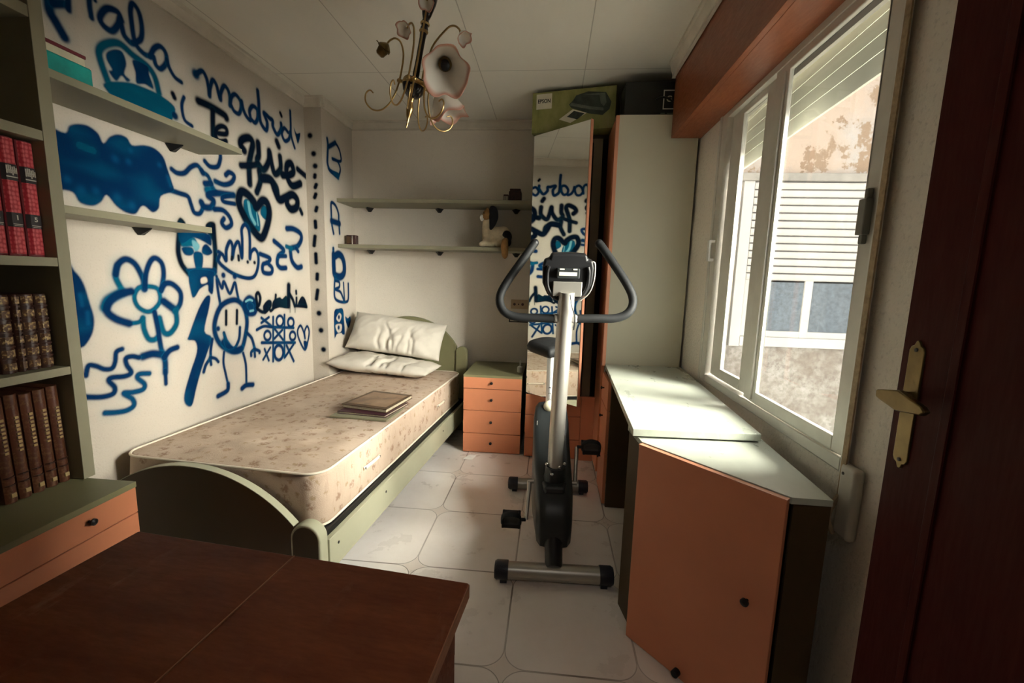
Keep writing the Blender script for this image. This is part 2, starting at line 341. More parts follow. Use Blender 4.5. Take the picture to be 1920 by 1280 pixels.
# ---------------------------------------------------------------- mesh helpers
class MB:
    """collects shapes; build() links them as ONE mesh object"""
    def __init__(s): s.v = []; s.f = []; s.T = None
    def add(s, vs, fs):
        o = len(s.v)
        s.v += [tuple(s.T @ Vector(p)) if s.T else tuple(p) for p in vs]; s.f += [tuple(o + i for i in q) for q in fs]; return s
    def box(s, x0, x1, y0, y1, z0, z1):
        return s.add([(x0, y0, z0), (x1, y0, z0), (x1, y1, z0), (x0, y1, z0), (x0, y0, z1), (x1, y0, z1), (x1, y1, z1), (x0, y1, z1)],
                     [(0, 3, 2, 1), (4, 5, 6, 7), (0, 1, 5, 4), (1, 2, 6, 5), (2, 3, 7, 6), (3, 0, 4, 7)])
    def prism(s, pts, z0, z1, axis='z'):
        n = len(pts); f = {'z': lambda a, b, c: (a, b, c), 'y': lambda a, b, c: (a, c, b), 'x': lambda a, b, c: (c, a, b)}[axis]
        vs = [f(a, b, z0) for a, b in pts] + [f(a, b, z1) for a, b in pts]
        return s.add(vs, [tuple(range(n))[::-1], tuple(range(n, 2 * n))] + [(i, (i + 1) % n, n + (i + 1) % n, n + i) for i in range(n)])
    def tube(s, pts, r, seg=12, closed=False, smooth=0, sq=1.0):
        pts = [Vector(p) for p in pts]
        rs = list(r) if hasattr(r, '__len__') else [r] * len(pts)
        if smooth:
            P2, R2 = [], []
            m = len(pts)
            for i in range(m if closed else m - 1):
                a = pts[(i - 1) % m] if closed or i > 0 else pts[0]; b = pts[i]; c = pts[(i + 1) % m]; d = pts[(i + 2) % m] if closed or i < m - 2 else pts[-1]
                for k in range(smooth):
                    t = k / smooth
                    P2.append(0.5 * ((2 * b) + (c - a) * t + (2 * a - 5 * b + 4 * c - d) * t * t + (3 * b - a - 3 * c + d) * t ** 3))
                    R2.append(rs[i] * (1 - t) + rs[(i + 1) % m] * t)
            if not closed: P2.append(pts[-1]); R2.append(rs[-1])
            pts, rs = P2, R2
        m = len(pts); vs = []; fs = []
        up = None
        for i, p in enumerate(pts):
            a = pts[i - 1] if (i > 0 or closed) else p; b = pts[(i + 1) % m] if (i < m - 1 or closed) else p
            t = (b - a).normalized()
            if up is None:
                up = Vector((0, 0, 1)) if abs(t.z) < 0.9 else Vector((0, 1, 0))
            u = (up - t * up.dot(t)).normalized(); w = t.cross(u); up = u
            for k in range(seg):
                an = 2 * PI * k / seg; vs.append(p + (u * math.cos(an) * sq + w * math.sin(an)) * rs[i])
        for i in range(m if closed else m - 1):
            j = (i + 1) % m
            for k in range(seg): fs.append((i * seg + k, i * seg + (k + 1) % seg, j * seg + (k + 1) % seg, j * seg + k))
        if not closed: fs += [tuple(range(seg))[::-1], tuple((m - 1) * seg + k for k in range(seg))]
        return s.add(vs, fs)
    def lathe(s, prof, c=(0, 0, 0), ax=(0, 0, 1), seg=24, cap=True):
        ax = Vector(ax).normalized(); u = ax.orthogonal().normalized(); w = ax.cross(u); c = Vector(c)
        vs = []; fs = []; m = len(prof)
        for r, h in prof:
            for k in range(seg):
                a = 2 * PI * k / seg; vs.append(c + ax * h + (u * math.cos(a) + w * math.sin(a)) * r)
        for i in range(m - 1):
            for k in range(seg): fs.append((i * seg + k, i * seg + (k + 1) % seg, (i + 1) * seg + (k + 1) % seg, (i + 1) * seg + k))
        if cap: fs += [tuple(range(seg))[::-1], tuple((m - 1) * seg + k for k in range(seg))]
        return s.add(vs, fs)
    def cyl(s, a, b, r, seg=20):
        a = Vector(a); b = Vector(b); return s.lathe([(r, 0), (r, (b - a).length)], a, b - a, seg)
    def ell(s, c, r, seg=16, rings=10, rot=None):
        vs = []; fs = []; c = Vector(c)
        for i in range(rings + 1):
            th = PI * i / rings
            for k in range(seg):
                ph = 2 * PI * k / seg
                q = Vector((r[0] * math.sin(th) * math.cos(ph), r[1] * math.sin(th) * math.sin(ph), r[2] * math.cos(th)))
                vs.append(c + (rot @ q if rot else q))
        for i in range(rings):
            for k in range(seg): fs.append((i * seg + k, (i + 1) * seg + k, (i + 1) * seg + (k + 1) % seg, i * seg + (k + 1) % seg))
        return s.add(vs, fs)
    def build(s, name, mat, parent=None, world=False, bevel=0.0, smooth=35, seg=2):
        vs = s.v
        if parent is not None and world:
            inv = ROOT[parent].inverted(); vs = [tuple(inv @ Vector(p)) for p in vs]
        me = bpy.data.meshes.new(name); me.from_pydata(vs, [], s.f)
        bm = bmesh.new(); bm.from_mesh(me); bmesh.ops.remove_doubles(bm, verts=bm.verts, dist=1e-6); bmesh.ops.recalc_face_normals(bm, faces=bm.faces); bm.to_mesh(me); bm.free()
        return link(name, me, mat, parent, bevel, smooth, seg)

ROOT = {}
def link(name, me, mat, parent=None, bevel=0.0, smooth=35, seg=2):
    o = bpy.data.objects.new(name, me); COL.objects.link(o)
    for m_ in (mat if isinstance(mat, (list, tuple)) else [mat]):
        me.materials.append(M[m_] if isinstance(m_, str) else m_)
    if parent is not None:
        o.parent = parent; ROOT[o] = ROOT[parent]
    else: ROOT[o] = Matrix()
    if smooth:
        me.polygons.foreach_set('use_smooth', [True] * len(me.polygons)); me.set_sharp_from_angle(angle=R(smooth))
    if bevel:
        md = o.modifiers.new('bevel', 'BEVEL'); md.width = bevel; md.segments = seg; md.limit_method = 'ANGLE'; md.angle_limit = R(50); md.harden_normals = True
    return o
def tag(o, label, cat, group=None, kind=None):
    o['label'] = label; o['category'] = cat
    if group: o['group'] = group
    if kind: o['kind'] = kind
    return o
def thing(name, label, cat, loc=(0, 0, 0), rz=0.0, group=None, kind=None):
    o = bpy.data.objects.new(name, None); COL.objects.link(o); o.empty_display_size = 0.05
    o.location = loc; o.rotation_euler = (0, 0, rz); ROOT[o] = Matrix.Translation(loc) @ Matrix.Rotation(rz, 4, 'Z')
    return tag(o, label, cat, group, kind)
def struct(o, label=None):
    o['kind'] = 'structure'
    if label: o['label'] = label
    return o
def copy_tree(o, parent=None):
    c = o.copy(); COL.objects.link(c)
    if parent: c.parent = parent
    for ch in list(o.children): copy_tree(ch, c)
    return c
def text(txt, size, T, extrude=0.0004, font_scale=(1, 1)):
    """lettering as mesh data: T places the flat text (x right, y up)"""
    cu = bpy.data.curves.new('lettering', 'FONT'); cu.body = txt; cu.size = size; cu.align_x = 'CENTER'; cu.align_y = 'CENTER'; cu.extrude = extrude; cu.offset = size * 0.025
    o = bpy.data.objects.new('lettering', cu); COL.objects.link(o)
    dg = bpy.context.evaluated_depsgraph_get(); me = bpy.data.meshes.new_from_object(o.evaluated_get(dg))
    bpy.data.objects.remove(o); bpy.data.curves.remove(cu)
    mb = MB(); mb.T = T @ Matrix.Diagonal((font_scale[0], font_scale[1], 1, 1))
    mb.add([v.co[:] for v in me.vertices], [tuple(p.vertices) for p in me.polygons]); bpy.data.meshes.remove(me)
    return mb
def frame(o, x, y):
    """matrix with origin o, x axis, y axis (z = x cross y)"""
    x = Vector(x).normalized(); y = Vector(y); y = (y - x * y.dot(x)).normalized(); z = x.cross(y)
    m = Matrix((x, y, z)).transposed().to_4x4(); return Matrix.Translation(o) @ m
GRAF = {
 'L': [
  ('L','b',35,[1492,2173,1491,2119,1506,2093,1530,2055]),
  ('L','b',29,[1505,2149,1541,2169]),
  ('L','b',23,[1558,2211,1554,2157]),
  ('L','b',22,[1634,2256,1632,2212,1635,2175]),
  ('L','b',16,[1655,2245]),
  ('L','b',26,[1756,2231,1741,2254,1698,2241,1668,2195,1679,2171,1711,2169,1739,2206,1751,2240,1754,2211,1762,2179,1785,2165,1799,2168]),
  ('L','b',24,[1799,2168,1836,2203,1846,2255,1837,2307,1813,2324,1800,2294,1800,2250,1803,2200,1810,2175,1822,2159,1850,2149,1878,2154]),
  ('L','b',24,[1873,2151,1897,2195,1928,2219,1954,2207,1956,2168,1924,2126,1900,2130,1891,2160]),
  ('L','b',21,[1959,2179,1970,2148,1996,2121,2030,2115]),
  ('L','t',30,[1674,1970,1654,2030,1652,2071,1684,2109,1738,2136,1794,2119,1856,2106,1888,2077,1903,2018]),
  ('P','b',0,[1681,2077,1717,2106,1748,2109,1760,2071,1747,2029,1770,2015,1755,2002,1734,2015,1709,1985,1682,2009,1696,2022,1678,2049]),
  ('P','b',0,[1790,2101,1856,2106,1862,2075,1878,2025,1838,2026,1798,2014,1797,2055]),
  ('P','t',0,[1669,1964,1760,2002,1831,2011,1908,2011,1980,1989,1970,1942,1921,1878,1791,1857,1666,1932]),
  ('L','k',25,[1977,2043,1984,2030]),
  ('L','b',35,[1979,1950]),
  ('L','b',19,[2039,2053,2024,2019,2023,1982,2035,1948,2074,1937]),
  ('L','b',45,[2120,2188]),
  ('L','b',25,[2120,2188,2162,2221,2187,2200,2197,2160,2200,2121,2208,2164,2230,2208,2253,2192,2264,2156,2275,2132,2280,2167,2307,2212,2333,2204,2345,2172,2341,2127]),
  ('L','b',25,[2346,2134,2357,2176,2388,2202,2423,2185,2428,2149,2408,2111,2372,2111,2350,2136]),
  ('L','b',27,[2436,2185,2445,2149,2469,2118,2503,2110,2498,2157,2528,2194,2565,2187,2565,2140,2539,2108,2504,2119]),
  ('L','b',30,[2579,2297,2583,2240,2583,2182,2593,2126,2639,2099,2653,2146,2627,2191,2681,2180,2707,2176,2709,2140,2749,2108,2791,2154,2794,2187]),
  ('L','k',25,[2791,2249,2801,2237]),
  ('L','b',26,[2865,2158,2826,2171,2797,2130,2826,2093,2874,2121,2887,2165]),
  ('L','b',23,[2900,2301,2900,2229,2900,2149,2934,2081]),
  ('P','b',0,[2935,2207,2964,2182,3009,2196,2978,2121,2955,2152]),
  ('L','k',41,[2125,2069,2206,2072,2293,2065,2309,2054]),
  ('L','k',35,[2215,2055,2210,1997,2206,1934]),
  ('L','k',28,[2242,1956,2300,1971,2303,1999,2269,2000,2233,1974,2226,1935,2250,1919,2297,1935]),
  ('L','k',48,[2434,1925,2407,1951,2427,1983,2485,2006,2510,1981,2487,1916,2468,1853,2465,1752]),
  ('L','k',47,[2558,2001,2558,1935,2542,1895,2595,1860,2650,1923,2660,1982,2680,1905,2708,1861,2766,1907,2766,1979]),
  ('L','k',44,[2740,2064,2757,2040]),
  ('L','k',53,[2785,1872,2856,1888,2907,1921,2886,1967,2837,1944,2832,1876,2887,1827,2984,1861]),
  ('L','k',42,[2959,1950,3055,1926]),
  ('L','k',39,[2401,1836,2481,1856,2548,1879]),
  ('L','k',46,[2523,1716,2559,1784,2555,1844,2571,1811,2652,1817,2712,1785,2725,1735]),
  ('L','b',26,[2139,1792,2172,1774,2223,1787,2246,1830,2248,1852]),
  ('L','b',29,[2201,1708,2261,1704,2317,1727,2341,1766,2306,1777,2278,1757]),
  ('L','k',37,[2971,1684,2989,1662]),
  ('L','t',40,[2140,1653,2183,1661]),
  ('L','b',25,[1938,1705,1966,1695,2008,1705,2049,1742,2089,1759,2120,1736,2153,1723,2171,1691,2183,1661,2204,1655]),
  ('L','b',31,[2114,1740,2120,1731]),
  ('L','b',31,[2129,1682,2171,1691]),
  ('L','b',25,[1901,1611,1969,1605,2017,1599,2032,1567,2048,1530,2081,1529,2103,1559,2096,1588]),
  ('L','b',36,[2099,1584,2118,1566,2160,1573,2178,1608,2144,1628,2203,1649,2272,1657,2328,1662]),
  ('L','b',25,[2328,1662,2247,1636,2252,1615,2332,1617]),
  ('L','b',29,[2181,1565,2241,1569,2285,1542,2297,1504,2256,1480,2227,1501,2244,1526]),
  ('P','t',0,[2411,1654,2473,1653,2532,1577,2530,1489,2462,1519,2405,1588]),
  ('L','c',21,[2445,1645,2458,1578,2490,1531]),
  ('L','c',8,[2510,1598,2518,1525]),
  ('P','t',0,[2572,1651,2621,1627,2595,1566,2544,1597]),
  ('L','k',55,[2388,1690,2366,1629,2403,1559,2460,1500,2541,1453,2597,1522,2630,1609,2614,1667,2570,1675,2513,1629,2492,1656,2440,1688,2388,1690]),
  ('L','k',57,[2581,1807,2662,1813,2699,1756,2739,1711,2809,1737,2883,1768,2937,1746,2927,1695,2863,1671,2820,1699,2823,1740]),
  ('P','k',0,[1943,1466,1964,1494,1992,1472,1966,1449]),
  ('P','k',0,[2112,1471,2146,1499,2173,1484,2170,1408,2139,1416]),
  ('P','t',0,[1961,1399,2024,1410,2048,1397,2058,1356,2019,1364,1957,1359]),
  ('P','c',0,[2022,1392,2048,1389,2066,1370,2050,1345,2031,1349]),
  ('L','k',30,[1960,1458,1950,1413,1941,1368,1938,1323,1952,1274,1988,1232]),
  ('L','k',34,[2166,1483,2166,1407,2166,1326,2153,1243]),
  ('P','b',0,[1953,1447,2027,1446,2133,1431,2142,1378,2101,1391,2062,1403,2023,1405,1958,1374]),
  ('P','b',0,[1959,1354,2013,1361,2030,1339,2009,1320,1972,1323]),
  ('P','b',0,[2086,1369,2114,1382,2148,1346,2116,1326,2079,1337]),
  ('P','b',0,[2026,1334,2082,1332,2069,1252,2035,1251]),
  ('P','b',0,[1990,1258,2153,1262,2157,1226,2106,1215,2089,1188,2003,1188,1988,1235]),
  ('L','b',24,[2190,1349,2219,1334,2240,1307,2247,1364,2277,1410,2295,1384,2289,1323,2311,1385,2345,1411,2363,1327,2374,1426,2375,1485,2403,1514,2432,1491,2438,1431,2429,1327,2444,1365,2478,1382,2503,1350,2498,1287,2465,1229,2408,1212,2314,1228,2236,1261,2186,1299,2196,1333]),
  ('L','k',19,[2286,1326,2282,1314]),
  ('L','k',20,[2336,1335,2337,1314]),
  ('L','k',21,[2409,1305]),
  ('L','k',22,[2468,1304]),
  ('L','b',30,[2523,1357,2612,1336,2589,1309,2543,1294,2544,1249,2615,1244,2629,1277,2579,1309]),
  ('L','b',35,[2663,1445,2727,1416,2759,1391,2700,1354,2685,1306,2716,1280,2774,1281]),
  ('L','b',29,[2700,1354,2780,1358]),
  ('L','b',40,[2805,1538,2878,1544,2956,1524,2969,1485,2920,1434,2843,1411,2835,1375,2849,1326,2903,1288,2955,1294]),
  ('L','t',30,[2790,1421,2843,1413]),
  ('L','b',30,[2900,1418,2924,1398]),
  ('P','b',0,[1995,1245,2137,1248,2145,1215,2130,1132,2103,1144,2099,1177,2052,1159,2038,1146,2012,1118,1994,1131]),
  ('P','w',0,[2061,1209,2092,1215,2098,1193,2062,1185]),
  ('L','b',20,[2177,1074,2166,1159,2167,1210,2196,1159,2214,1193,2252,1129,2294,1187,2306,1139,2315,1097]),
  ('L','b',19,[2164,1221]),
  ('L','b',31,[2213,1227]),
  ('L','b',33,[2297,1222]),
  ('P','b',0,[2083,1118,2112,1117,2098,1057,2058,945,2102,906,2067,833,2021,753,1981,668,1945,585,1908,601,1905,650,1948,746,1999,844,1995,899,1952,913,1963,940,2029,1056]),
  ('L','b',33,[2285,1092,2350,1053,2374,971,2352,880,2311,808,2235,811,2161,858,2126,926,2136,998,2188,1068,2285,1092]),
  ('L','k',19,[2216,1035,2209,963]),
  ('L','k',20,[2298,1032,2290,960]),
  ('L','b',21,[2189,918,2208,869,2253,823,2299,868,2313,934]),
  ('L','b',42,[2185,869,2244,813,2311,811]),
  ('P','b',0,[2182,919,2216,862,2253,826,2197,835]),
  ('L','b',28,[2150,946]),
  ('L','b',23,[2367,897,2405,860,2424,800]),
  ('L','b',22,[2423,793,2395,779,2392,759]),
  ('L','b',22,[2423,793,2424,748]),
  ('L','b',22,[2423,793,2465,774,2466,764]),
  ('L','b',20,[2105,895,2089,841,2082,802,2050,769,2033,736]),
  ('L','b',19,[2082,802,2085,765]),
  ('L','b',19,[2089,801,2117,790,2135,770]),
  ('L','b',17,[2180,814,2171,757,2181,696,2192,639]),
  ('L','b',29,[2195,633,2184,599,2117,586]),
  ('L','b',19,[2326,784,2342,712,2338,611]),
  ('L','b',32,[2300,582,2336,592,2391,582]),
  ('P','b',0,[2370,1082,2452,1078,2461,1014,2382,1017]),
  ('L','b',37,[2407,1098,2361,1064,2382,1014,2441,1009,2460,1059,2407,1098]),
  ('L','c',11,[2374,1079,2406,1088,2429,1081]),
  ('L','c',12,[2405,1021,2433,1023]),
  ('L','k',24,[2473,1052,2465,1108,2486,1125,2501,1094,2489,1056,2468,1036,2502,1012,2535,1005]),
  ('P','k',0,[2521,1041,2568,1078,2605,1072,2602,1032,2540,994]),
  ('L','k',22,[2584,1024,2597,1010,2635,1039,2653,1106]),
  ('P','k',0,[2623,1071,2690,1091,2719,1080,2767,1097,2785,1016,2685,1024,2612,1018]),
  ('L','k',42,[2796,1165,2790,1101,2786,1030]),
  ('L','k',28,[2800,1110,2833,1071,2855,1026]),
  ('L','k',24,[2880,1078,2876,1029]),
  ('L','k',24,[2879,1125,2880,1110]),
  ('P','k',0,[2889,1029,2941,1086,2985,1069,3012,1001,2945,1013]),
  ('L','k',22,[2859,1026,2999,1011]),
  ('L','k',5,[2801,1015,2798,985]),
  ('L','k',5,[2858,1011,2856,981]),
  ('L','b',19,[2502,973,2589,916]),
  ('L','b',18,[2573,971,2499,943]),
  ('L','b',20,[2615,968,2592,688]),
  ('L','b',20,[2734,972,2712,690]),
  ('L','b',20,[2454,905,2521,919,2602,906,2831,876]),
  ('L','b',21,[2493,821,2840,772]),
  ('L','b',19,[2718,933,2705,910,2679,902,2655,915,2646,940,2658,963,2684,971,2709,959,2718,933]),
  ('L','b',21,[2835,913,2824,892,2799,886,2776,897,2768,919,2779,939,2803,946,2827,935,2835,913]),
  ('L','b',19,[2581,854,2570,835,2547,829,2526,841,2519,862,2530,881,2552,887,2573,876,2581,854]),
  ('L','b',21,[2848,818,2836,798,2812,793,2790,804,2782,826,2793,845,2817,851,2839,840,2848,818]),
  ('L','b',24,[2701,725,2684,693,2650,684,2619,704,2609,740,2625,772,2658,781,2690,762,2701,725]),
  ('L','b',19,[2626,890,2706,810]),
  ('L','b',19,[2703,876,2618,831]),
  ('L','b',18,[2516,778,2550,700]),
  ('L','b',17,[2571,779,2497,715]),
  ('L','b',22,[2741,767,2814,647]),
  ('L','b',20,[2823,764,2720,693]),
  ('L','b',19,[2958,703,2892,784,2875,847,2913,883,2948,838,2964,785,2963,836,2998,869,3021,830,3004,769,2958,703]),
  ('P','b',0,[2944,767,2989,755,2958,703]),
  ('P','b',0,[1438,1710,1496,1724,1513,1753,1544,1770,1582,1775,1615,1759,1632,1729,1660,1761,1697,1781,1732,1779,1753,1756,1807,1772,1858,1773,1898,1748,1915,1702,1932,1650,1937,1609,1869,1573,1853,1519,1820,1496,1786,1515,1766,1510,1738,1477,1696,1477,1658,1497,1624,1532,1600,1503,1566,1482,1521,1486,1502,1517,1471,1522,1417,1522]),
  ('L','t',20,[1543,1694,1588,1689]),
  ('L','u',23,[1729,1685]),
  ('L','u',33,[1530,1533]),
  ('L','u',36,[1666,1531]),
  ('L','u',27,[1584,1540]),
  ('L','u',29,[1727,1510]),
  ('L','u',25,[1486,1562]),
  ('L','u',28,[1673,1681]),
  ('L','u',19,[1875,1708]),
  ('L','u',17,[1743,1732]),
  ('L','u',17,[1914,1665,1925,1630]),
  ('P','b',0,[1440,1264,1476,1235,1501,1192,1516,1119,1526,1057,1516,1004,1492,966,1467,949,1406,951]),
  ('L','u',11,[1485,1148,1488,1108]),
  ('L','u',13,[1504,1079,1503,1038]),
  ('L','t',22,[1767,1174,1812,1161,1818,1109,1782,1072,1746,1066,1709,1091,1698,1132,1721,1168,1767,1174]),
  ('L','t',27,[1638,1259,1626,1216,1644,1169]),
  ('L','b',28,[1745,1163,1745,1204,1717,1266,1677,1287,1641,1264,1628,1225]),
  ('L','b',26,[1750,1163,1762,1231,1788,1283,1815,1298,1844,1275,1848,1223,1828,1156]),
  ('L','b',28,[1828,1156,1853,1185,1892,1182,1930,1144,1925,1093,1892,1055]),
  ('L','b',38,[1837,1105,1890,1065]),
  ('L','t',29,[1897,1055,1895,999,1856,958,1823,967,1808,1032]),
  ('L','t',27,[1728,1039,1728,993,1744,948,1769,938,1791,947]),
  ('L','t',41,[1649,1152,1589,1124,1570,1095]),
  ('L','t',20,[1663,1022,1706,1023,1728,1039]),
  ('L','b',34,[1686,1155,1631,1143,1591,1115,1578,1078,1611,1045,1663,1022]),
  ('L','b',27,[1786,1058,1795,985,1802,897,1815,855]),
  ('L','b',31,[1813,865,1817,825,1813,781]),
  ('L','b',21,[1814,790,1811,728]),
  ('L','b',36,[1711,873,1758,877,1805,864]),
  ('L','b',28,[1814,850,1845,877,1888,886]),
  ('L','b',21,[1473,841,1486,876,1513,870,1544,851,1574,849,1589,873,1598,911,1623,920]),
  ('L','b',23,[1691,872,1663,882,1635,878,1636,850,1652,815,1623,805,1570,811,1556,801,1576,769,1567,745,1520,744,1451,763]),
  ('L','v',24,[1733,793,1689,800,1677,786,1706,751,1696,730,1652,729,1611,735,1645,701,1649,672,1617,660,1572,665,1528,676]),
 ],
 'S': [
  ('L','k',36,[-1715,2198]),
  ('L','k',36,[-1693,2078]),
  ('L','k',36,[-1685,1996]),
  ('L','k',38,[-1696,961]),
  ('L','k',38,[-1685,835]),
  ('L','k',38,[-1671,692]),
  ('L','k',27,[-1689,1935,-1691,1921]),
  ('L','k',27,[-1682,1870,-1690,1852]),
  ('L','k',27,[-1688,1805,-1697,1783]),
  ('L','k',27,[-1684,1714,-1691,1692]),
  ('L','k',27,[-1699,1618,-1697,1577]),
  ('L','k',27,[-1705,1513,-1714,1449]),
  ('L','k',28,[-1704,1389,-1703,1328]),
  ('L','k',28,[-1698,1245,-1701,1210]),
  ('L','k',28,[-1700,1129,-1711,1066]),
 ],
 'F': [
  ('L','b',28,[3136,2200,3143,2159,3134,2091,3130,2032,3157,1995,3210,1981,3282,1965]),
  ('L','b',22,[3282,1965,3319,2026,3309,2062,3273,2085,3201,2083]),
  ('L','b',35,[3155,2152,3253,2207]),
  ('L','b',22,[3253,2209,3304,2183,3331,2144,3328,2097,3209,2080]),
  ('P','b',0,[3131,2003,3204,2002,3297,2001,3284,1960,3202,1968,3148,1982]),
  ('L','b',25,[3187,1548,3165,1613,3161,1696,3167,1765,3228,1756,3270,1705,3273,1650,3281,1558]),
  ('L','b',46,[3161,1635,3283,1631]),
  ('L','b',32,[3176,1436,3173,1389]),
  ('L','b',60,[3177,1390,3175,1303,3188,1244,3271,1229,3334,1262,3340,1329,3310,1381,3252,1400,3188,1378]),
  ('L','b',25,[3187,1224,3173,1144,3177,1072,3242,1041,3348,1031,3395,1055,3402,1174]),
  ('L','b',24,[3193,1200,3251,1188,3249,1151,3189,1136,3264,1114,3305,1067,3321,1041]),
  ('L','b',21,[3321,1183,3330,1041]),
  ('P','b',0,[3158,964,3230,986,3299,977,3312,889,3319,782,3279,780,3262,793,3193,793,3166,774,3152,782]),
  ('P','w',0,[3192,921,3237,950,3270,931,3260,903,3233,884,3199,900]),
  ('L','b',33,[3230,920]),
  ('P','w',0,[3180,865,3266,860,3263,810,3210,803,3179,836]),
  ('L','b',34,[3221,840]),
  ('P','b',0,[3336,917,3377,899,3420,910,3427,866,3386,819,3347,865]),
 ],
}

# ================================================================ ROOM SHELL
def smst(a, b, x):
    t = np.clip((x - a) / (b - a), 0, 1); return t * t * (3 - 2 * t)
PAINT = {'b': (0.0008, 0.0195, 0.070), 't': (0.001, 0.062, 0.115), 'k': (0.0008, 0.0045, 0.013), 'c': (0.13, 0.32, 0.36), 'u': (0.003, 0.085, 0.16), 'v': (0.0015, 0.045, 0.115), 'w': (0.5, 0.5, 0.5)}
HALO = {'b': (0.001, 0.10, 0.19), 't': (0.002, 0.13, 0.20), 'k': (0.003, 0.030, 0.042), 'c': (0.1, 0.3, 0.4), 'u': (0.003, 0.08, 0.19), 'v': (0.002, 0.12, 0.21), 'w': (0.5, 0.5, 0.5)}
def catmull(p, k=7):
    if len(p) < 3: return p
    closed = np.allclose(p[0], p[-1]); q = []
    n = len(p)
    for i in range(n - 1):
        a = p[i - 1] if i > 0 else (p[-2] if closed else p[0]); b = p[i]; c = p[i + 1]; d = p[i + 2] if i + 2 < n else (p[1] if closed else p[-1])
        for j in range(k):
            t = j / k; q.append(0.5 * (2 * b + (c - a) * t + (2 * a - 5 * b + 4 * c - d) * t * t + (3 * b - a - 3 * c + d) * t ** 3))
    q.append(p[-1]); return np.array(q)
def spray(us, vz, strokes):
    """sprayed paint colour and cover on a grid of wall points (mm)"""
    rgba = np.zeros((len(vz), len(us), 4)); rg = np.random.default_rng(3)
    coarse = rg.random((40, 40))
    for kind, colr, w, flat in strokes:
        p = np.array(flat, float).reshape(-1, 2)
        if kind == 'L': p = catmull(p)
        else: p = catmull(np.vstack([p, p[:1]]), 4)
        hw = max(w / 2, 2.2) if kind == 'L' else 0
        soft = max(4.0, min(13, w * 0.30)) if kind == 'L' else 6.0
        pad = hw + soft * 3 + 4
        i0, i1 = np.searchsorted(us, [p[:, 0].min() - pad, p[:, 0].max() + pad]); j0, j1 = np.searchsorted(vz, [p[:, 1].min() - pad, p[:, 1].max() + pad])
        if i1 <= i0 or j1 <= j0: continue
        X, Y = np.meshgrid(us[i0:i1], vz[j0:j1]); d = np.full(X.shape, 1e9)
        segs = [(p[0], p[0])] if len(p) == 1 else list(zip(p[:-1], p[1:]))
        ins = np.zeros(X.shape, bool)
        for a, b in segs:
            ab = b - a; L2 = ab @ ab
            t = np.clip(((X - a[0]) * ab[0] + (Y - a[1]) * ab[1]) / L2, 0, 1) if L2 > 0 else 0
            d = np.minimum(d, np.hypot(X - a[0] - t * ab[0], Y - a[1] - t * ab[1]))
            if kind == 'P' and a[1] != b[1]:
                cr = ((a[1] > Y) != (b[1] > Y)) & (X < (b[0] - a[0]) * (Y - a[1]) / (b[1] - a[1]) + a[0]); ins ^= cr
        sd = np.where(ins, -d, d) if kind == 'P' else d - hw
        al = 1 - smst(-soft * 0.7, soft * 1.0, sd)
        halo = 0.20 * np.exp(-np.maximum(sd, 0) / (soft * 1.5)) * (sd > -soft)
        al = np.maximum(al, halo if colr in 'btkv' else 0)
        if colr == 'u': al = 0.5 * np.exp(-(np.maximum(sd + hw, 0) / (hw * 0.9 + 3)) ** 2)
        s = rgba[j0:j1, i0:i1]
        if colr == 'w': s[..., 3] *= 1 - al; continue
        k = smst(0.25, 0.95, al)[..., None]
        if kind == 'P':
            u = (X / 95.0) % 39; v = (Y / 60.0) % 39; iu = u.astype(int); iv = v.astype(int); fu = u - iu; fv = v - iv
            nz = (coarse[iv, iu] * (1 - fu) + coarse[iv, iu + 1] * fu) * (1 - fv) + (coarse[iv + 1, iu] * (1 - fu) + coarse[iv + 1, iu + 1] * fu) * fv
            k = k * (0.72 + 0.28 * smst(0.15, 0.6, nz))[..., None]
        c = np.array(HALO[colr]) * (1 - k) + np.array(PAINT[colr]) * k
        A = s[..., 3:4]; a_ = al[..., None]; nA = A + a_ - A * a_
        s[..., :3] = np.where(nA > 1e-6, (s[..., :3] * A * (1 - a_) + c * a_) / np.maximum(nA, 1e-6), s[..., :3]); s[..., 3:4] = nA
    return rgba
def grid_part(us, vz, put):
    nu, nv = len(us), len(vz)
    U, V = np.meshgrid(us, vz); co = put(U.ravel(), V.ravel())
    i = (np.arange(nv - 1)[:, None] * nu + np.arange(nu - 1)[None]).ravel()
    return co, np.stack([i, i + 1, i + nu + 1, i + nu], 1)
def grid_mesh(name, parts, colours, flip=False):
    co = np.vstack([p[0] for p in parts]); off = 0; fs = []
    for c, f in parts: fs.append(f + off); off += len(c)
    f = np.vstack(fs)
    if flip: f = f[:, ::-1]
    me = bpy.data.meshes.new(name); me.vertices.add(len(co)); me.vertices.foreach_set('co', co.astype(np.float32).ravel())
    me.loops.add(len(f) * 4); me.loops.foreach_set('vertex_index', f.astype(np.int32).ravel())
    me.polygons.add(len(f)); me.polygons.foreach_set('loop_start', np.arange(0, len(f) * 4, 4, dtype=np.int32))
    me.update(calc_edges=True); me.validate()
    at = me.color_attributes.new('paint', 'FLOAT_COLOR', 'POINT'); at.data.foreach_set('color', np.vstack([c.reshape(-1, 4) for c in colours]).astype(np.float32).ravel())
    return me

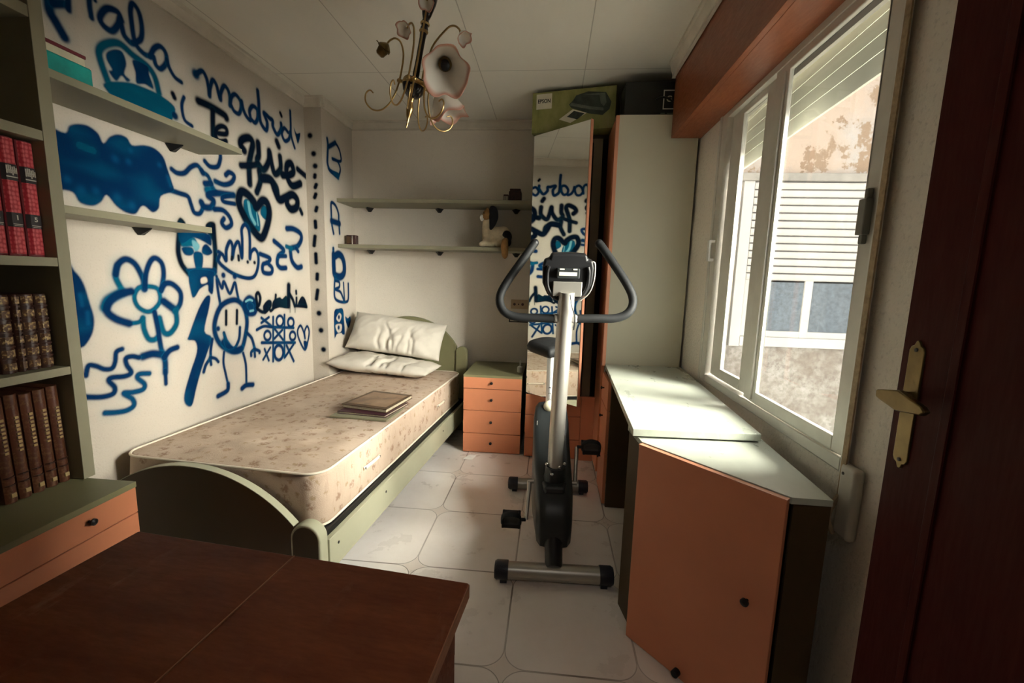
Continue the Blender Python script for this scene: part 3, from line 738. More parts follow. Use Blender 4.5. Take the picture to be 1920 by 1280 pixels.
WL, WF, WR, CEIL, YB = -1.755, 3.53, 0.80, 2.45, -1.3
S1 = 1000.0
yl = np.array([YB, 0.0, 0.7, 1.2] + list(np.arange(1.36, 3.0601, 0.004)) + [WF + 0.1]); zl = np.array([0, 0.3] + list(np.arange(0.5, 2.4001, 0.004)) + [CEIL])
me = grid_mesh('wall_left', [grid_part(yl, zl, lambda u, v: np.stack([np.full_like(u, WL), u, v], 1))], [spray(yl * S1, zl * S1, GRAF['L'])])
struct(link('wall_left', me, 'wall_paint', smooth=0), 'white plaster wall on the left covered in blue and black spray-paint drawings')
xs = np.arange(WL, -1.6299, 0.00390625); yf = np.arange(3.06, 3.5301, 0.005); zc = np.array([0, 0.3] + list(np.arange(0.5, 2.4001, 0.004)) + [CEIL])
me = grid_mesh('wall_column', [grid_part(xs, zc, lambda u, v: np.stack([u, np.full_like(u, 3.06), v], 1)), grid_part(yf, zc, lambda u, v: np.stack([np.full_like(u, -1.63), u, v], 1))],
               [spray(xs * S1, zc * S1, GRAF['S']), spray(yf * S1, zc * S1, GRAF['F'])])
struct(link('wall_column', me, 'wall_paint', smooth=0), 'shallow plaster column in the far left corner with a row of blue dots and painted letters')

struct(MB().box(-1.9, 0.885, YB - 0.1, 3.6, -0.12, 0).build('floor', 'floor', smooth=0), 'pale tiled floor with rounded tiles')
struct(MB().box(-1.9, 0.885, YB - 0.1, 3.6, CEIL, CEIL + 0.12).build('ceiling', 'ceiling', smooth=0), 'off-white panelled ceiling')
struct(MB().box(-1.9, 0.885, WF, WF + 0.07, 0, CEIL).build('wall_far', 'wall', smooth=0), 'plain plaster wall at the far end behind the bed head')
WY0, WY1, WZ0, WZ1 = 1.17, 2.32, 0.76, 2.06
w = MB()
for a in ((YB, WY0, 0, CEIL), (WY1, WF, 0, CEIL), (WY0, WY1, 0, WZ0), (WY0, WY1, WZ1, CEIL)): w.box(WR, 0.885, *a)
struct(w.build('wall_right', 'wall_rough', smooth=0), 'rough plaster wall around the window')
w = MB()
for a in ((-1.755, -0.25, 0, CEIL), (0.66, 0.80, 0, CEIL), (-0.25, 0.66, 2.06, CEIL)): w.box(a[0], a[1], -0.08, 0.04, a[2], a[3])
struct(w.build('wall_near', 'wall', smooth=0))
struct(MB().box(-1.9, 0.885, YB - 0.1, YB, 0, CEIL).build('wall_hall', 'hall', smooth=0))

CROWN = [(0, 0), (0.012, 0), (0.010, 0.014), (0.016, 0.030), (0.020, 0.050), (0.028, 0.056), (0.028, 0.068), (0, 0.068)]
def crown(name, a, b, nrm, zt=CEIL, sc=1.0):
    mb = MB(); n = Vector(nrm); vs = []
    for p in (a, b):
        for d, h in CROWN: vs.append((p[0] + n.x * d * sc, p[1] + n.y * d * sc, zt - 0.068 * sc + h * sc))
    m = len(CROWN); mb.add(vs, [tuple(range(m))[::-1], tuple(range(m, 2 * m))] + [(i, (i + 1) % m, m + (i + 1) % m, m + i) for i in range(m)])
    return struct(mb.build(name, 'crown', smooth=20), 'white crown moulding under the ceiling')
crown('trim_1', (WL, 0.04), (WL, 3.06), (1, 0)); crown('trim_2', (WL, 3.06), (-1.60, 3.06), (0, -1)); crown('trim_3', (-1.63, 3.03), (-1.63, WF), (1, 0))
crown('trim_4', (-1.63, WF), (0.80, WF), (0, -1)); crown('trim_5', (0.628, 0.1), (0.628, 2.64), (-1, 0), sc=1.3)

# ---------------------------------------------------------------- window
win = thing('window_1', 'two-pane sliding aluminium window in the right wall', 'window', (WR, 1.745, WZ0)); del win['category']; win['kind'] = 'structure'
def ring(mb, x0, x1, y0, y1, z0, z1, l, r, b, t):
    mb.box(x0, x1, y0, y0 + l, z0, z1).box(x0, x1, y1 - r, y1, z0, z1).box(x0, x1, y0 + l, y1 - r, z0, z0 + b).box(x0, x1, y0 + l, y1 - r, z1 - t, z1); return mb
f = ring(MB(), 0.792, 0.884, WY0, WY1, WZ0, WZ1, 0.022, 0.072, 0.036, 0.035)
f.box(0.786, 0.794, WY0 - 0.012, WY0 + 0.012, WZ0, WZ1).box(0.786, 0.794, WY1 - 0.012, WY1 + 0.012, WZ0, WZ1)
f.build('window_frame', 'alu', win, True, bevel=0.003)
ring(MB(), 0.837, 0.86, WY0 + 0.02, WY1 - 0.07, WZ0 + 0.034, WZ1 - 0.033, 0.01, 0.01, 0.008, 0.008).build('seal', 'alu_dark', win, True, smooth=0)
sh = ring(MB(), 0.815, 0.836, 1.825, 2.240, 0.805, 2.028, 0.078, 0.115, 0.045, 0.03).build('sash', 'alu', win, True, bevel=0.004)
MB().box(0.823, 0.827, 1.90, 2.128, 0.845, 2.0).build('pane', 'glass', sh, True, smooth=0)
sh = ring(MB(), 0.796, 0.813, 1.192, 1.808, 0.80, 2.028, 0.050, 0.095, 0.042, 0.03).build('sash', 'alu', win, True, bevel=0.004)
MB().box(0.803, 0.807, 1.238, 1.716, 0.838, 2.0).build('pane', 'glass', sh, True, smooth=0)
MB().box(0.788, 0.797, 1.730, 1.742, 0.81, 2.0).build('glazing_strip', 'alu', sh, True)
lt = MB(); lt.box(0.776, 0.796, 1.205, 1.232, 1.385, 1.475).box(0.782, 0.796, 1.210, 1.224, 1.475, 1.50).box(0.782, 0.796, 1.212, 1.226, 1.362, 1.385)
lt.build('latch', 'latch', sh, True, bevel=0.003)
hd = MB(); hd.box(0.768, 0.792, 2.262, 2.284, 1.452, 1.466).box(0.768, 0.792, 2.262, 2.284, 1.362, 1.376).box(0.762, 0.772, 2.260, 2.286, 1.362, 1.466)
hd.build('handle', 'white', win, True, bevel=0.003)
sl = MB()
tilt = Matrix.Translation((0.92, 1.745, 1.858)) @ Matrix.Rotation(R(-3.0), 4, 'X')
sl.T = tilt
for k in range(6):
    z = k * 0.052
    sl.prism([(-0.004, z), (0.000, z + 0.001), (0.009, z + 0.009), (0.010, z + 0.026), (0.008, z + 0.039), (0.000, z + 0.0506), (-0.004, z + 0.0506)], -0.66, 0.66, 'y')
sl.box(-0.006, 0.004, -0.66, 0.66, -0.012, 0.0)
sl.build('roller_shutter', 'shutter', win, True, smooth=50)

# ---------------------------------------------------------------- courtyard outside
struct(MB().box(0.885, 4.2, 3.60, 3.75, -3, 4.6).build('wall_courtyard', 'ext', smooth=0), 'stained and peeling courtyard wall seen through the window')
struct(MB().box(3.15, 3.30, 1.62, 3.60, -3, 4.6).build('wall_sun_block', 'ext', smooth=0), 'unseen wall added to keep the sun off the courtyard wall')  # added out of view to block sun from the visible courtyard wall
struct(MB().box(0.885, 9.0, -4.0, 3.60, -3.1, -3.0).build('floor_courtyard', 'ext_ground', smooth=0))
ow = thing('window_2', 'shuttered window in the courtyard wall opposite', 'window', (1.94, 3.6, 0.77)); del ow['category']; ow['kind'] = 'structure'
fr = MB(); ring(fr, 0, 1, 0, 1, 0, 1, .1, .1, .1, .1); fr = MB()
fr.box(1.42, 1.50, 3.565, 3.60, 0.77, 2.08); fr.box(1.50, 2.44, 3.56, 3.60, 0.775, 0.85)
fr.box(1.50, 1.56, 3.575, 3.60, 0.85, 1.30).box(1.945, 2.005, 3.57, 3.60, 0.85, 1.30).box(2.38, 2.44, 3.575, 3.60, 0.85, 1.30).box(1.56, 2.38, 3.575, 3.60, 0.85, 0.90)
fr.build('window_frame', 'ext_frame', ow, True, bevel=0.004)
MB().box(1.55, 1.95, 3.585, 3.60, 0.89, 1.30).build('pane', 'ext_glass', ow, True, smooth=0); MB().box(2.0, 2.39, 3.585, 3.60, 0.89, 1.30).build('pane', 'ext_glass', ow, True, smooth=0)
MB().box(1.50, 2.44, 3.585, 3.60, 1.28, 2.03).build('slat_gap', 'ext_gap', ow, True, smooth=0)
s_ = MB()
for k in range(13):
    z = 1.292 + k * 0.0565
    s_.prism([(3.584, z), (3.566, z + 0.003), (3.560, z + 0.014), (3.560, z + 0.038), (3.566, z + 0.048), (3.584, z + 0.0495)], 1.50, 2.44, 'x')
s_.build('roller_shutter', 'ext_shutter', ow, True, smooth=40)
MB().box(1.40, 2.48, 3.55, 3.60, 2.028, 2.085).build('shutter_box', 'ext_pipe', ow, True, bevel=0.006)
struct(MB().box(1.24, 1.37, 3.52, 3.60, -3, 1.95).build('wall_pilaster', 'ext_pipe', bevel=0.01), 'grey vertical pilaster on the courtyard wall')

# ---------------------------------------------------------------- pelmet, strap, door
t = thing('pelmet', 'long reddish-brown wooden shutter box above the window', 'pelmet', (0.7, 1.4, 2.05))
MB().box(0.632, 0.655, 0.10, 2.635, 2.05, CEIL - 0.001).build('front_board', 'pelmet', t, True, bevel=0.002)
MB().box(0.655, 0.795, 0.10, 2.635, 2.05, 2.072).build('bottom_board', 'pelmet', t, True, bevel=0.002)
t = thing('shutter_strap', 'brown woven shutter strap running down beside the window to its wall winder', 'strap', (0.79, 1.15, 0.6))
MB().box(0.776, 0.780, 1.144, 1.162, 0.70, 2.05).build('strap', 'strap', t, True, smooth=0)
b = MB(); b.box(0.772, 0.80, 1.098, 1.160, 0.604, 0.80); b.build('winder_box', 'pale_plastic', t, True, bevel=0.012, seg=3)
MB().tube([(0.777, 1.153, 0.71), (0.762, 1.156, 0.67), (0.760, 1.158, 0.635), (0.775, 1.156, 0.60)], 0.007, 8, smooth=4).build('strap_loop', 'strap', t, True)
b = MB(); b.cyl((0.770, 1.142, 0.775), (0.773, 1.142, 0.775), 0.004, 10); b.build('screw', 'alu_dark', t, True)

dr = bpy.data.objects.new('door_1', None); COL.objects.link(dr); dr.location = (0.64, 0.10, 0); dr.rotation_euler = (0, 0, R(-3.1)); ROOT[dr] = Matrix.Translation((0.64, 0.10, 0)) @ Matrix.Rotation(R(-3.1), 4, 'Z')
struct(dr, 'dark reddish-brown wooden room door standing open on the right')
d = MB().box(0, 0.038, 0, 0.80, 0.006, 2.03).build('door_leaf', 'door', dr, bevel=0.002)
ring(MB(), -0.006, 0.001, 0.11, 0.685, 0.12, 1.92, 0.018, 0.018, 0.018, 0.018).build('moulding', 'door', d, bevel=0.004)
pl = MB()
ol = [(0.738, 0.935), (0.738, 1.145)]
pts = [(0.742, 0.930), (0.746, 0.922), (0.752, 0.920), (0.756, 0.912), (0.760, 0.910), (0.764, 0.912), (0.768, 0.920), (0.774, 0.922), (0.778, 0.930)]
pts = pts + [(a, 2.068 - z) for a, z in pts[::-1]]
pl.prism(pts, -0.004, 0.001, 'x'); pl.build('handle_plate', 'old_brass', d, bevel=0.0015)
lv = MB(); lv.cyl((-0.002, 0.760, 1.052), (-0.045, 0.760, 1.052), 0.009, 16)
lv.prism([(0.770, 1.060), (0.755, 1.064), (0.715, 1.072), (0.660, 1.058), (0.650, 1.050), (0.660, 1.042), (0.715, 1.034), (0.755, 1.042), (0.770, 1.046)], -0.056, -0.044, 'x')
lv.build('lever_handle', 'old_brass', d, bevel=0.003)
sc = MB()
for z in (0.928, 1.14): sc.cyl((-0.006, 0.760, z), (-0.003, 0.760, z), 0.0035, 10)
sc.build('screw', 'alu_dark', d)

# ================================================================ WARDROBE
t = thing('corner_wardrobe', 'tall corner wardrobe with a mirrored door ajar, orange doors and low drawers', 'wardrobe', (0.2, 3.2, 0))
g = MB()
g.box(0.345, 0.785, 2.650, 2.668, 0.0, 2.18); g.build('side_panel', 'panel', t, True, bevel=0.0015)
g = MB(); g.box(-0.150, -0.132, 2.975, 3.50, 0.0, 2.17).box(-0.15, 0.785, 3.485, 3.50, 0, 2.17).box(0.767, 0.785, 2.668, 3.485, 0, 2.17)
g.box(-0.132, 0.767, 2.975, 3.485, 2.150, 2.17).box(0.345, 0.767, 2.668, 2.975, 2.150, 2.17).box(-0.132, 0.24, 2.975, 3.485, 0.462, 0.478)
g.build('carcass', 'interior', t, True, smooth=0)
MB().box(0.236, 0.292, 2.972, 3.0, 0.0, 2.15).build('divider', 'brown_inside', t, True)
for z in (1.74, 1.20): MB().box(-0.130, 0.236, 3.02, 3.48, z, z + 0.018).build('shelf', 'brown_inside', t, True)
MB().box(-0.130, 0.236, 2.976, 2.99, 2.128, 2.15).build('top_rail', 'brown_inside', t, True)
d = MB().box(0.326, 0.345, 2.690, 2.975, 0.04, 2.165).build('door', 'orange', t, True, bevel=0.002)
MB().box(0.326, 0.346, 2.648, 2.690, 0.74, 2.178).build('edge_strip', 'orange_edge', d, True, bevel=0.002)
# mirrored door, hinged on its left edge and swung towards the room
a0, a1 = Vector((-0.150, 2.970, 0)), Vector((0.190, 2.668, 0)); u = (a1 - a0).normalized(); nrm = Vector((u.y, -u.x, 0)); W_ = (a1 - a0).length
T = Matrix((u, -nrm, Vector((0, 0, 1)))).transposed().to_4x4(); T.translation = a0
g = MB(); g.T = T; g.box(0, W_ - 0.004, 0.0025, 0.020, 0.466, 2.166); d = g.build('mirror_door', 'panel', t, True, bevel=0.001)
g = MB(); g.T = T; g.box(0.002, W_ - 0.006, 0.0, 0.0025, 0.468, 2.164); g.build('mirror', 'mirror', d, True, smooth=0)
g = MB(); g.T = T; g.box(W_ - 0.004, W_, 0.001, 0.022, 0.464, 2.168); g.build('edge_strip', 'orange_edge', d, True, smooth=0)
for z0, z1 in ((0.316, 0.458), (0.148, 0.312), (0.008, 0.144)):
    d = MB().box(-0.148, 0.234, 2.945, 2.965, z0, z1).build('drawer', 'orange', t, True, bevel=0.002)
    k = MB(); k.lathe([(0.004, 0), (0.004, 0.010), (0.010, 0.013), (0.010, 0.019), (0.004, 0.022)], (0.045, 2.945, (z0 + z1) / 2 + 0.02), (0, -1, 0), 14); k.build('knob', 'black', d, True)
MB().box(0.236, 0.33, 2.945, 2.965, 0.0, 0.46).build('filler_panel', 'orange', t, True)

# boxes on top of the wardrobe
bx = thing('printer_box', 'green printer carton with a printer pictured on it, on top of the mirrored wardrobe', 'box', (0.12, 3.06, 2.18), R(-12.0))
FT = lambda x, z, y=-0.151: Matrix.Translation((x, y, z)) @ Matrix.Rotation(R(90), 4, 'X')
MB().box(-0.262, 0.262, -0.150, 0.150, 0.0, 0.243).build('carton', 'box_green', bx, bevel=0.002)
p_ = MB(); p_.box(-0.235, -0.135, -0.1506, -0.150, 0.142, 0.232); lab = p_.build('label', 'print_light', bx, smooth=0)
text('EPSON', 0.032, FT(-0.185, 0.188, -0.1510), font_scale=(0.85, 1)).build('lettering', 'ink', lab, smooth=0)
p_ = MB(); p_.prism([(0.00, 0.178), (0.018, 0.205), (0.09, 0.222), (0.20, 0.208), (0.235, 0.150), (0.225, 0.110), (0.185, 0.078), (0.10, 0.094), (-0.01, 0.135), (-0.025, 0.155)], -0.1506, -0.150, 'y'); pr = p_.build('printer_picture', 'print_dark', bx, smooth=0)
p_ = MB(); p_.prism([(-0.02, 0.150), (0.10, 0.118), (0.19, 0.104), (0.188, 0.120), (0.10, 0.136), (-0.01, 0.165)], -0.1510, -0.1506, 'y'); p_.prism([(0.06, 0.207), (0.16, 0.196), (0.17, 0.150), (0.19, 0.128), (0.205, 0.150), (0.195, 0.205)], -0.1510, -0.1506, 'y'); p_.build('highlight', 'print_grey', pr, smooth=0)
p_ = MB(); p_.prism([(-0.085, 0.072), (0.0, 0.126), (0.088, 0.098), (-0.012, 0.046)], -0.1512, -0.1507, 'y'); ph = p_.build('photo_print', 'print_light', bx, smooth=0)
p_ = MB(); p_.prism([(-0.035, 0.084), (0.008, 0.116), (0.075, 0.096), (0.030, 0.064)], -0.1516, -0.1512, 'y'); p_.build('photo_image', 'print_dark', ph, smooth=0)
bx = thing('graphics_card_box', 'black carton with a white-framed emblem, on the wardrobe beside the green printer carton', 'box', (0.565, 2.80, 2.181))
MB().box(-0.185, 0.185, -0.07, 0.10, 0, 0.205).build('carton', 'box_black', bx, bevel=0.002)
p_ = MB(); p_.prism([(0.005, 0.0), (0.02, 0.045), (0.028, 0.160), (0.005, 0.125), (-0.02, 0.05)], -0.0706, -0.07, 'y')
e = ring(MB(), 0, 1, 0, 1, 0, 1, .1, .1, .1, .1); e = MB()
for q in ((0.030, 0.036, 0.055, 0.160), (0.094, 0.10, 0.055, 0.160), (0.036, 0.094, 0.055, 0.061), (0.036, 0.094, 0.154, 0.160)): e.box(q[0], q[1], -0.0708, -0.07, q[2], q[3])
em = e.build('emblem_frame', 'white', bx, smooth=0)
text('G', 0.045, FT(0.064, 0.110, -0.0708)).build('emblem', 'print_light', em, smooth=0)
e = MB(); e.tube([(0.03 - 0.07 * math.cos(a), -0.071, 0.045 + 0.075 * math.sin(a)) for a in np.linspace(0.9, 3.0, 14)], 0.006, 6); e.build('swoosh', 'shell', bx)
e = MB(); e.box(0.02, 0.045, -0.0706, -0.07, 0.030, 0.036).box(0.055, 0.10, -0.0706, -0.07, 0.030, 0.036); e.build('caption', 'print_grey', bx, smooth=0)

# ================================================================ BEDSIDE DRAWERS
t = thing('bedside_chest', 'small orange four-drawer chest with an olive top beside the bed head', 'chest of drawers', (-0.385, 3.22, 0))
MB().box(-0.596, -0.178, 2.972, 3.50, 0.554, 0.572).build('top', 'olive_dark', t, True, bevel=0.002)
MB().box(-0.594, -0.180, 2.988, 3.50, 0.0, 0.554).build('body', 'olive_dark', t, True, bevel=0.001)
for z0, z1 in ((0.476, 0.556), (0.317, 0.472), (0.149, 0.313), (0.006, 0.145)):
    d = MB().box(-0.594, -0.180, 2.970, 2.988, z0, z1).build('drawer', 'orange', t, True, bevel=0.0015)
    k = MB(); k.lathe([(0.004, 0), (0.004, 0.010), (0.010, 0.013), (0.010, 0.019), (0.004, 0.022)], (-0.392, 2.970, (z0 + z1) / 2 + 0.004), (0, -1, 0), 14); k.build('knob', 'black', d, True)
o = MB(); o.lathe([(0.020, 0), (0.022, 0.004), (0.022, 0.040), (0.015, 0.046), (0.006, 0.048), (0.006, 0.085), (0.003, 0.088)], (-0.205, 3.13, 0.572), (0, 0, 1), 18)
tag(o.build('small_pot', 'white'), 'tiny white pot at the right corner on top of the bedside chest', 'pot')

# ================================================================ DESK AND CORNER CABINET
t = thing('desk', 'long pale desk with a drawer pedestal standing under the window', 'desk', (0.55, 2.1, 0))
MB().prism([(0.344, 2.645), (0.298, 1.467), (0.728, 1.486), (0.790, 2.645)], 0.727, 0.752).build('desk_top', 'desk', t, True, bevel=0.0015)
p_ = MB(); p_.box(0.345, 0.76, 2.320, 2.338, 0.0, 0.727).box(0.345, 0.76, 2.615, 2.633, 0, 0.727).box(0.742, 0.76, 2.338, 2.615, 0, 0.727); p_.build('pedestal', 'olive_brown', t, True, bevel=0.001)
for z0, z1 in ((0.55, 0.71), (0.30, 0.545), (0.01, 0.295)):
    d = MB().box(0.328, 0.345, 2.340, 2.615, z0, z1).build('drawer', 'orange', t, True, bevel=0.0015)
    k = MB(); k.lathe([(0.004, 0), (0.004, 0.010), (0.009, 0.013), (0.009, 0.018), (0.004, 0.021)], (0.328, 2.50, z1 - 0.07), (-1, 0, 0), 12); k.build('knob', 'black', d, True)
t = thing('corner_cabinet', 'low cabinet with an angled orange door below the window, in front of the desk', 'cabinet', (0.55, 1.3, 0))
c0 = Vector((0.322, 1.434)); c1 = Vector((0.628, 1.097)); cu = (c1 - c0).normalized(); cn = Vector((cu.y, -cu.x))
q = lambda p, k: (p.x + cn.x * k, p.y + cn.y * k)
MB().prism([(0.306, 1.60), q(c0, -0.002), q(c1, -0.002), (0.728, 1.097), (0.755, 1.60)], 0.702, 0.720).build('top', 'desk', t, True, bevel=0.001)
b = MB(); b.prism([(0.308, 1.58), q(c0, -0.018), (q(c0, -0.018)[0] + 0.018, q(c0, -0.018)[1]), (0.326, 1.58)], 0, 0.702); b.prism([q(c1, -0.018), (0.726, 1.099), (0.752, 1.58), (0.735, 1.58), (0.710, 1.117), (q(c1, -0.018)[0], 1.117)], 0, 0.702); b.box(0.325, 0.735, 1.565, 1.58, 0, 0.702)
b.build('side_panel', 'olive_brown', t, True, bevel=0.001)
lw = (c1 - c0).length; T = Matrix(((cu.x, -cn.x, 0), (cu.y, -cn.y, 0), (0, 0, 1))).to_4x4(); T.translation = (c0.x, c0.y, 0)
g = MB(); g.T = T; g.box(0.002, lw - 0.004, -0.016, 0.002, 0.004, 0.714); d = g.build('door', 'orange', t, True, bevel=0.002)
g = MB(); g.T = T; g.box(0.002, lw - 0.004, -0.017, 0.001, 0.714, 0.7165); g.build('edge_strip', 'orange_edge', d, True, smooth=0)
g = MB(); g.T = T; g.lathe([(0.004, 0), (0.004, 0.010), (0.011, 0.013), (0.011, 0.020), (0.004, 0.024)], (0.385, -0.016, 0.395), (0, -1, 0), 16); g.lathe([(0.004, 0), (0.004, 0.010), (0.011, 0.013), (0.011, 0.020), (0.004, 0.024)], (0.195, -0.016, 0.015), (0, -1, 0), 16)
g = MB(); g.T = T; g.lathe([(0.004, 0), (0.004, 0.010), (0.011, 0.013), (0.011, 0.020), (0.004, 0.024)], (0.385, -0.016, 0.395), (0, -1, 0), 16); g.build('knob', 'black', d, True)
g = MB(); g.T = T; g.cyl((0.205, -0.016, 0.024), (0.205, -0.034, 0.024), 0.012, 14); g.build('door_stop', 'black', d, True)

# ================================================================ BED
BR = R(-4.2)
t = thing('bed', 'single bed frame with arched sage headboard and footboard along the graffiti wall', 'bed', (-0.836, 1.524, 0), BR)
def arch(w0, w1, zc, rad, zpk, z0, x_end=None):
    c = (w0 + w1) / 2; pts = [(w0, z0)]
    for k in range(33):
        x = w0 + (w1 - w0) * k / 32; pts.append((x, zpk - rad + math.sqrt(max(rad * rad - (x - c) ** 2, 0.0)) if True else 0))
    return pts + [(w1, z0)]
# footboard: a long arc falling towards the room side
fp = [(-0.895, 0.02)] + [(-0.895 + 0.815 * k / 36, 0.506 - 0.60 + math.sqrt(max(0.36 - (-0.895 + 0.815 * k / 36 + 0.52) ** 2, 0))) for k in range(37)] + [(-0.080, 0.02)]
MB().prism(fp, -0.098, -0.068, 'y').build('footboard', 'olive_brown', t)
top_ = fp[1:-1]; inn = [(x, z - 0.0015) for x, z in top_]; out_ = [(x, z + 0.0015) for x, z in top_]
MB().prism(out_ + inn[::-1], -0.0985, -0.0675, 'y').build('edge_strip', 'olive', t, smooth=30)
def post(x0, x1, zt, y0, y1):
    r = (x1 - x0) * 0.5; pts = [(x0, 0.0)] + [(x0 + r - r * math.cos(PI * k / 14), zt - r + r * math.sin(PI * k / 14)) for k in range(15)] + [(x1, 0.0)]
    return MB().prism(pts, y0, y1, 'y')
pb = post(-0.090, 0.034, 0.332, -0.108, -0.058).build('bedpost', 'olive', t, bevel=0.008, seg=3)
post(-0.080, 0.024, 0.321, -0.1085, -0.107).build('shaded_front', 'olive_brown', pb, smooth=0)  # shade on the post front, put in as a darker face colour
hp = [(-0.895, 0.02)] + [(-0.895 + 0.845 * k / 40, 0.925 - 0.47 + math.sqrt(max(0.2209 - (-0.895 + 0.845 * k / 40 + 0.452) ** 2, 0.0))) for k in range(41)] + [(-0.05, 0.02)]
MB().prism(hp, 1.900, 1.930, 'y').build('headboard', 'olive_dark', t, bevel=0.003)
post(-0.050, 0.040, 0.700, 1.885, 1.935).build('bedpost', 'olive_dark', t, bevel=0.006)
MB().box(0.016, 0.040, -0.06, 1.89, 0.115, 0.252).build('side_rail', 'olive', t, bevel=0.003)
MB().box(-0.900, -0.876, -0.06, 1.89, 0.135, 0.272).build('side_rail', 'olive', t, bevel=0.003)
MB().box(-0.876, 0.016, -0.06, 1.89, 0.222, 0.272).build('slat_base', 'black', t)
for y in (0.0, 0.42, 1.3): MB().cyl((0.039, y, 0.205), (0.0415, y, 0.205), 0.006, 10).build('screw_cap', 'black', t)
# mattress
mt = thing('mattress', 'thin bare mattress in faded beige floral fabric lying on the bed frame', 'mattress', (-0.836, 1.524, 0.276), BR)
def rrect(x0, x1, y0, y1, r, n=8):
    p = []
    for cx, cy, a in ((x1 - r, y1 - r, 0), (x0 + r, y1 - r, 90), (x0 + r, y0 + r, 180), (x1 - r, y0 + r, 270)):
        p += [(cx + r * math.cos(R(a + 90 * k / n)), cy + r * math.sin(R(a + 90 * k / n))) for k in range(n + 1)]
    return p
MX0, MX1, MY0, MY1, MT = -0.892, 0.0, -0.045, 1.862, 0.222
rings = []
for z, ins in ((0.0, 0.012), (0.006, 0.002), (0.02, 0.0), (MT * 0.5, -0.006), (MT - 0.02, 0.0), (MT - 0.006, 0.002), (MT, 0.012)):
    rings.append([(x, y, z) for x, y in rrect(MX0 + ins, MX1 - ins, MY0 + ins, MY1 - ins, 0.075)])
g = MB(); n = len(rings[0]); vs = [p for r_ in rings for p in r_]; fs = []
for i in range(len(rings) - 1):
    for k in range(n): fs.append((i * n + k, i * n + (k + 1) % n, (i + 1) * n + (k + 1) % n, (i + 1) * n + k))
fs.append(tuple(range(n))[::-1]); g.add(vs, fs)
# quilted, slightly sagging top sheet
NX, NY = 36, 72
tv = []
for j in range(NY + 1):
    for i in range(NX + 1):
        s_, r_ = i / NX, j / NY
        x = MX0 + 0.012 + (MX1 - MX0 - 0.024) * s_; y = MY0 + 0.012 + (MY1 - MY0 - 0.024) * r_
        # pull the grid's corners round
        cxp = min(max(x, MX0 + 0.075), MX1 - 0.075); cyp = min(max(y, MY0 + 0.075), MY1 - 0.075)
        dx, dy = x - cxp, y - cyp; L_ = math.hypot(dx, dy)
        if abs(dx) > 1e-9 and abs(dy) > 1e-9 and L_ > 0:
            m_ = max(abs(dx), abs(dy)); x = cxp + dx / L_ * m_; y = cyp + dy / L_ * m_
        e_ = min(s_, 1 - s_) * NX; f_ = min(r_, 1 - r_) * NY
        puff = min(1, e_ / 2.5) * min(1, f_ / 2.5)
        wob = 0.0030 * math.sin(x * 31 + math.sin(y * 9) * 1.2) * math.sin(y * 23 + math.sin(x * 7)) + 0.002 * math.sin(y * 51 + x * 13)
        tv.append((x, y, MT + puff * (0.006 + wob)))
g.add(tv, [(j * (NX + 1) + i, j * (NX + 1) + i + 1, (j + 1) * (NX + 1) + i + 1, (j + 1) * (NX + 1) + i) for j in range(NY) for i in range(NX)])
g.build('cover', 'mattress', mt, smooth=60)
for z in (0.004, MT - 0.002):
    MB().tube([(x, y, z) for x, y in rrect(MX0 + 0.001, MX1 - 0.001, MY0 + 0.001, MY1 - 0.001, 0.075)], 0.0052, 8, closed=True).build('piping', 'piping', mt)
for y in (0.34, 1.33):
    h = MB().tube([(0.008, y - 0.075, 0.112), (0.014, y - 0.05, 0.114), (0.018, y, 0.116), (0.014, y + 0.05, 0.114), (0.008, y + 0.075, 0.112)], 0.008, 8, smooth=4, sq=1.0).build('handle', 'piping', mt)
    for s_ in (-1, 1): MB().cyl((0.008, y + s_ * 0.068, 0.113), (0.0185, y + s_ * 0.068, 0.113), 0.0055, 10).build('rivet', 'alu_dark', h)
# pillows
from mathutils import noise as mnoise
def pillow(name, label, a, b, h, T, seed, crease):
    NU, NV = 64, 40; rg = random.Random(seed); vs = []; fs = []
    ph = [(rg.uniform(8, 24), rg.uniform(-14, 14), rg.uniform(0, 6), rg.uniform(0.3, 1)) for _ in range(7)]
    for side in (1, -1):
        for j in range(NV + 1):
            for i in range(NU + 1):
                u, v = -1 + 2 * i / NU, -1 + 2 * j / NV
                x = a * u * (1 - 0.035 * (1 - v * v)); y = b * v * (1 - 0.05 * (1 - u * u))
                th = max(0, (1 - abs(u) ** 3.4)) ** 0.5 * max(0, (1 - abs(v) ** 2.8)) ** 0.5
                wr = 0.010 * (mnoise.noise(Vector((u * 4.5 + v * 1.3 + seed, v * 1.6, 0.3))) + 0.6 * mnoise.noise(Vector((u * 9 - v * 2.5, v * 3.5 + seed, 1.7))))
                cr = sum(0.022 * math.exp(-((u - c_ - (0.10 * math.sin(c_ * 29) + 0.05 * math.sin(v * 5 + c_ * 40)) * (v + 1)) / 0.032) ** 2) * max(0, min(1, (0.45 + 0.3 * math.sin(c_ * 50) - v) / 1.0)) for c_ in crease)
                z = side * (h * th * (1 + 0.18 * math.sin(u * 2.2 + seed)) + (wr - cr) * min(1, th * 1.5) * (1 if side > 0 else 0.4))
                vs.append((x, y, z))
    n1 = (NU + 1) * (NV + 1)
    for s_ in (0, 1):
        for j in range(NV):
            for i in range(NU):
                k = s_ * n1 + j * (NU + 1) + i; q_ = (k, k + 1, k + NU + 2, k + NU + 1); fs.append(q_ if s_ == 0 else q_[::-1])
    mb = MB(); mb.add(vs, fs); o = mb.build(name, 'pillow', smooth=180)
    o.matrix_world = T
    return tag(o, label, 'pillow')
T = Matrix.Translation((-1.238, 3.170, 0.576)) @ Matrix.Rotation(R(3.5), 4, 'Y') @ Matrix.Rotation(R(-4), 4, 'Z')
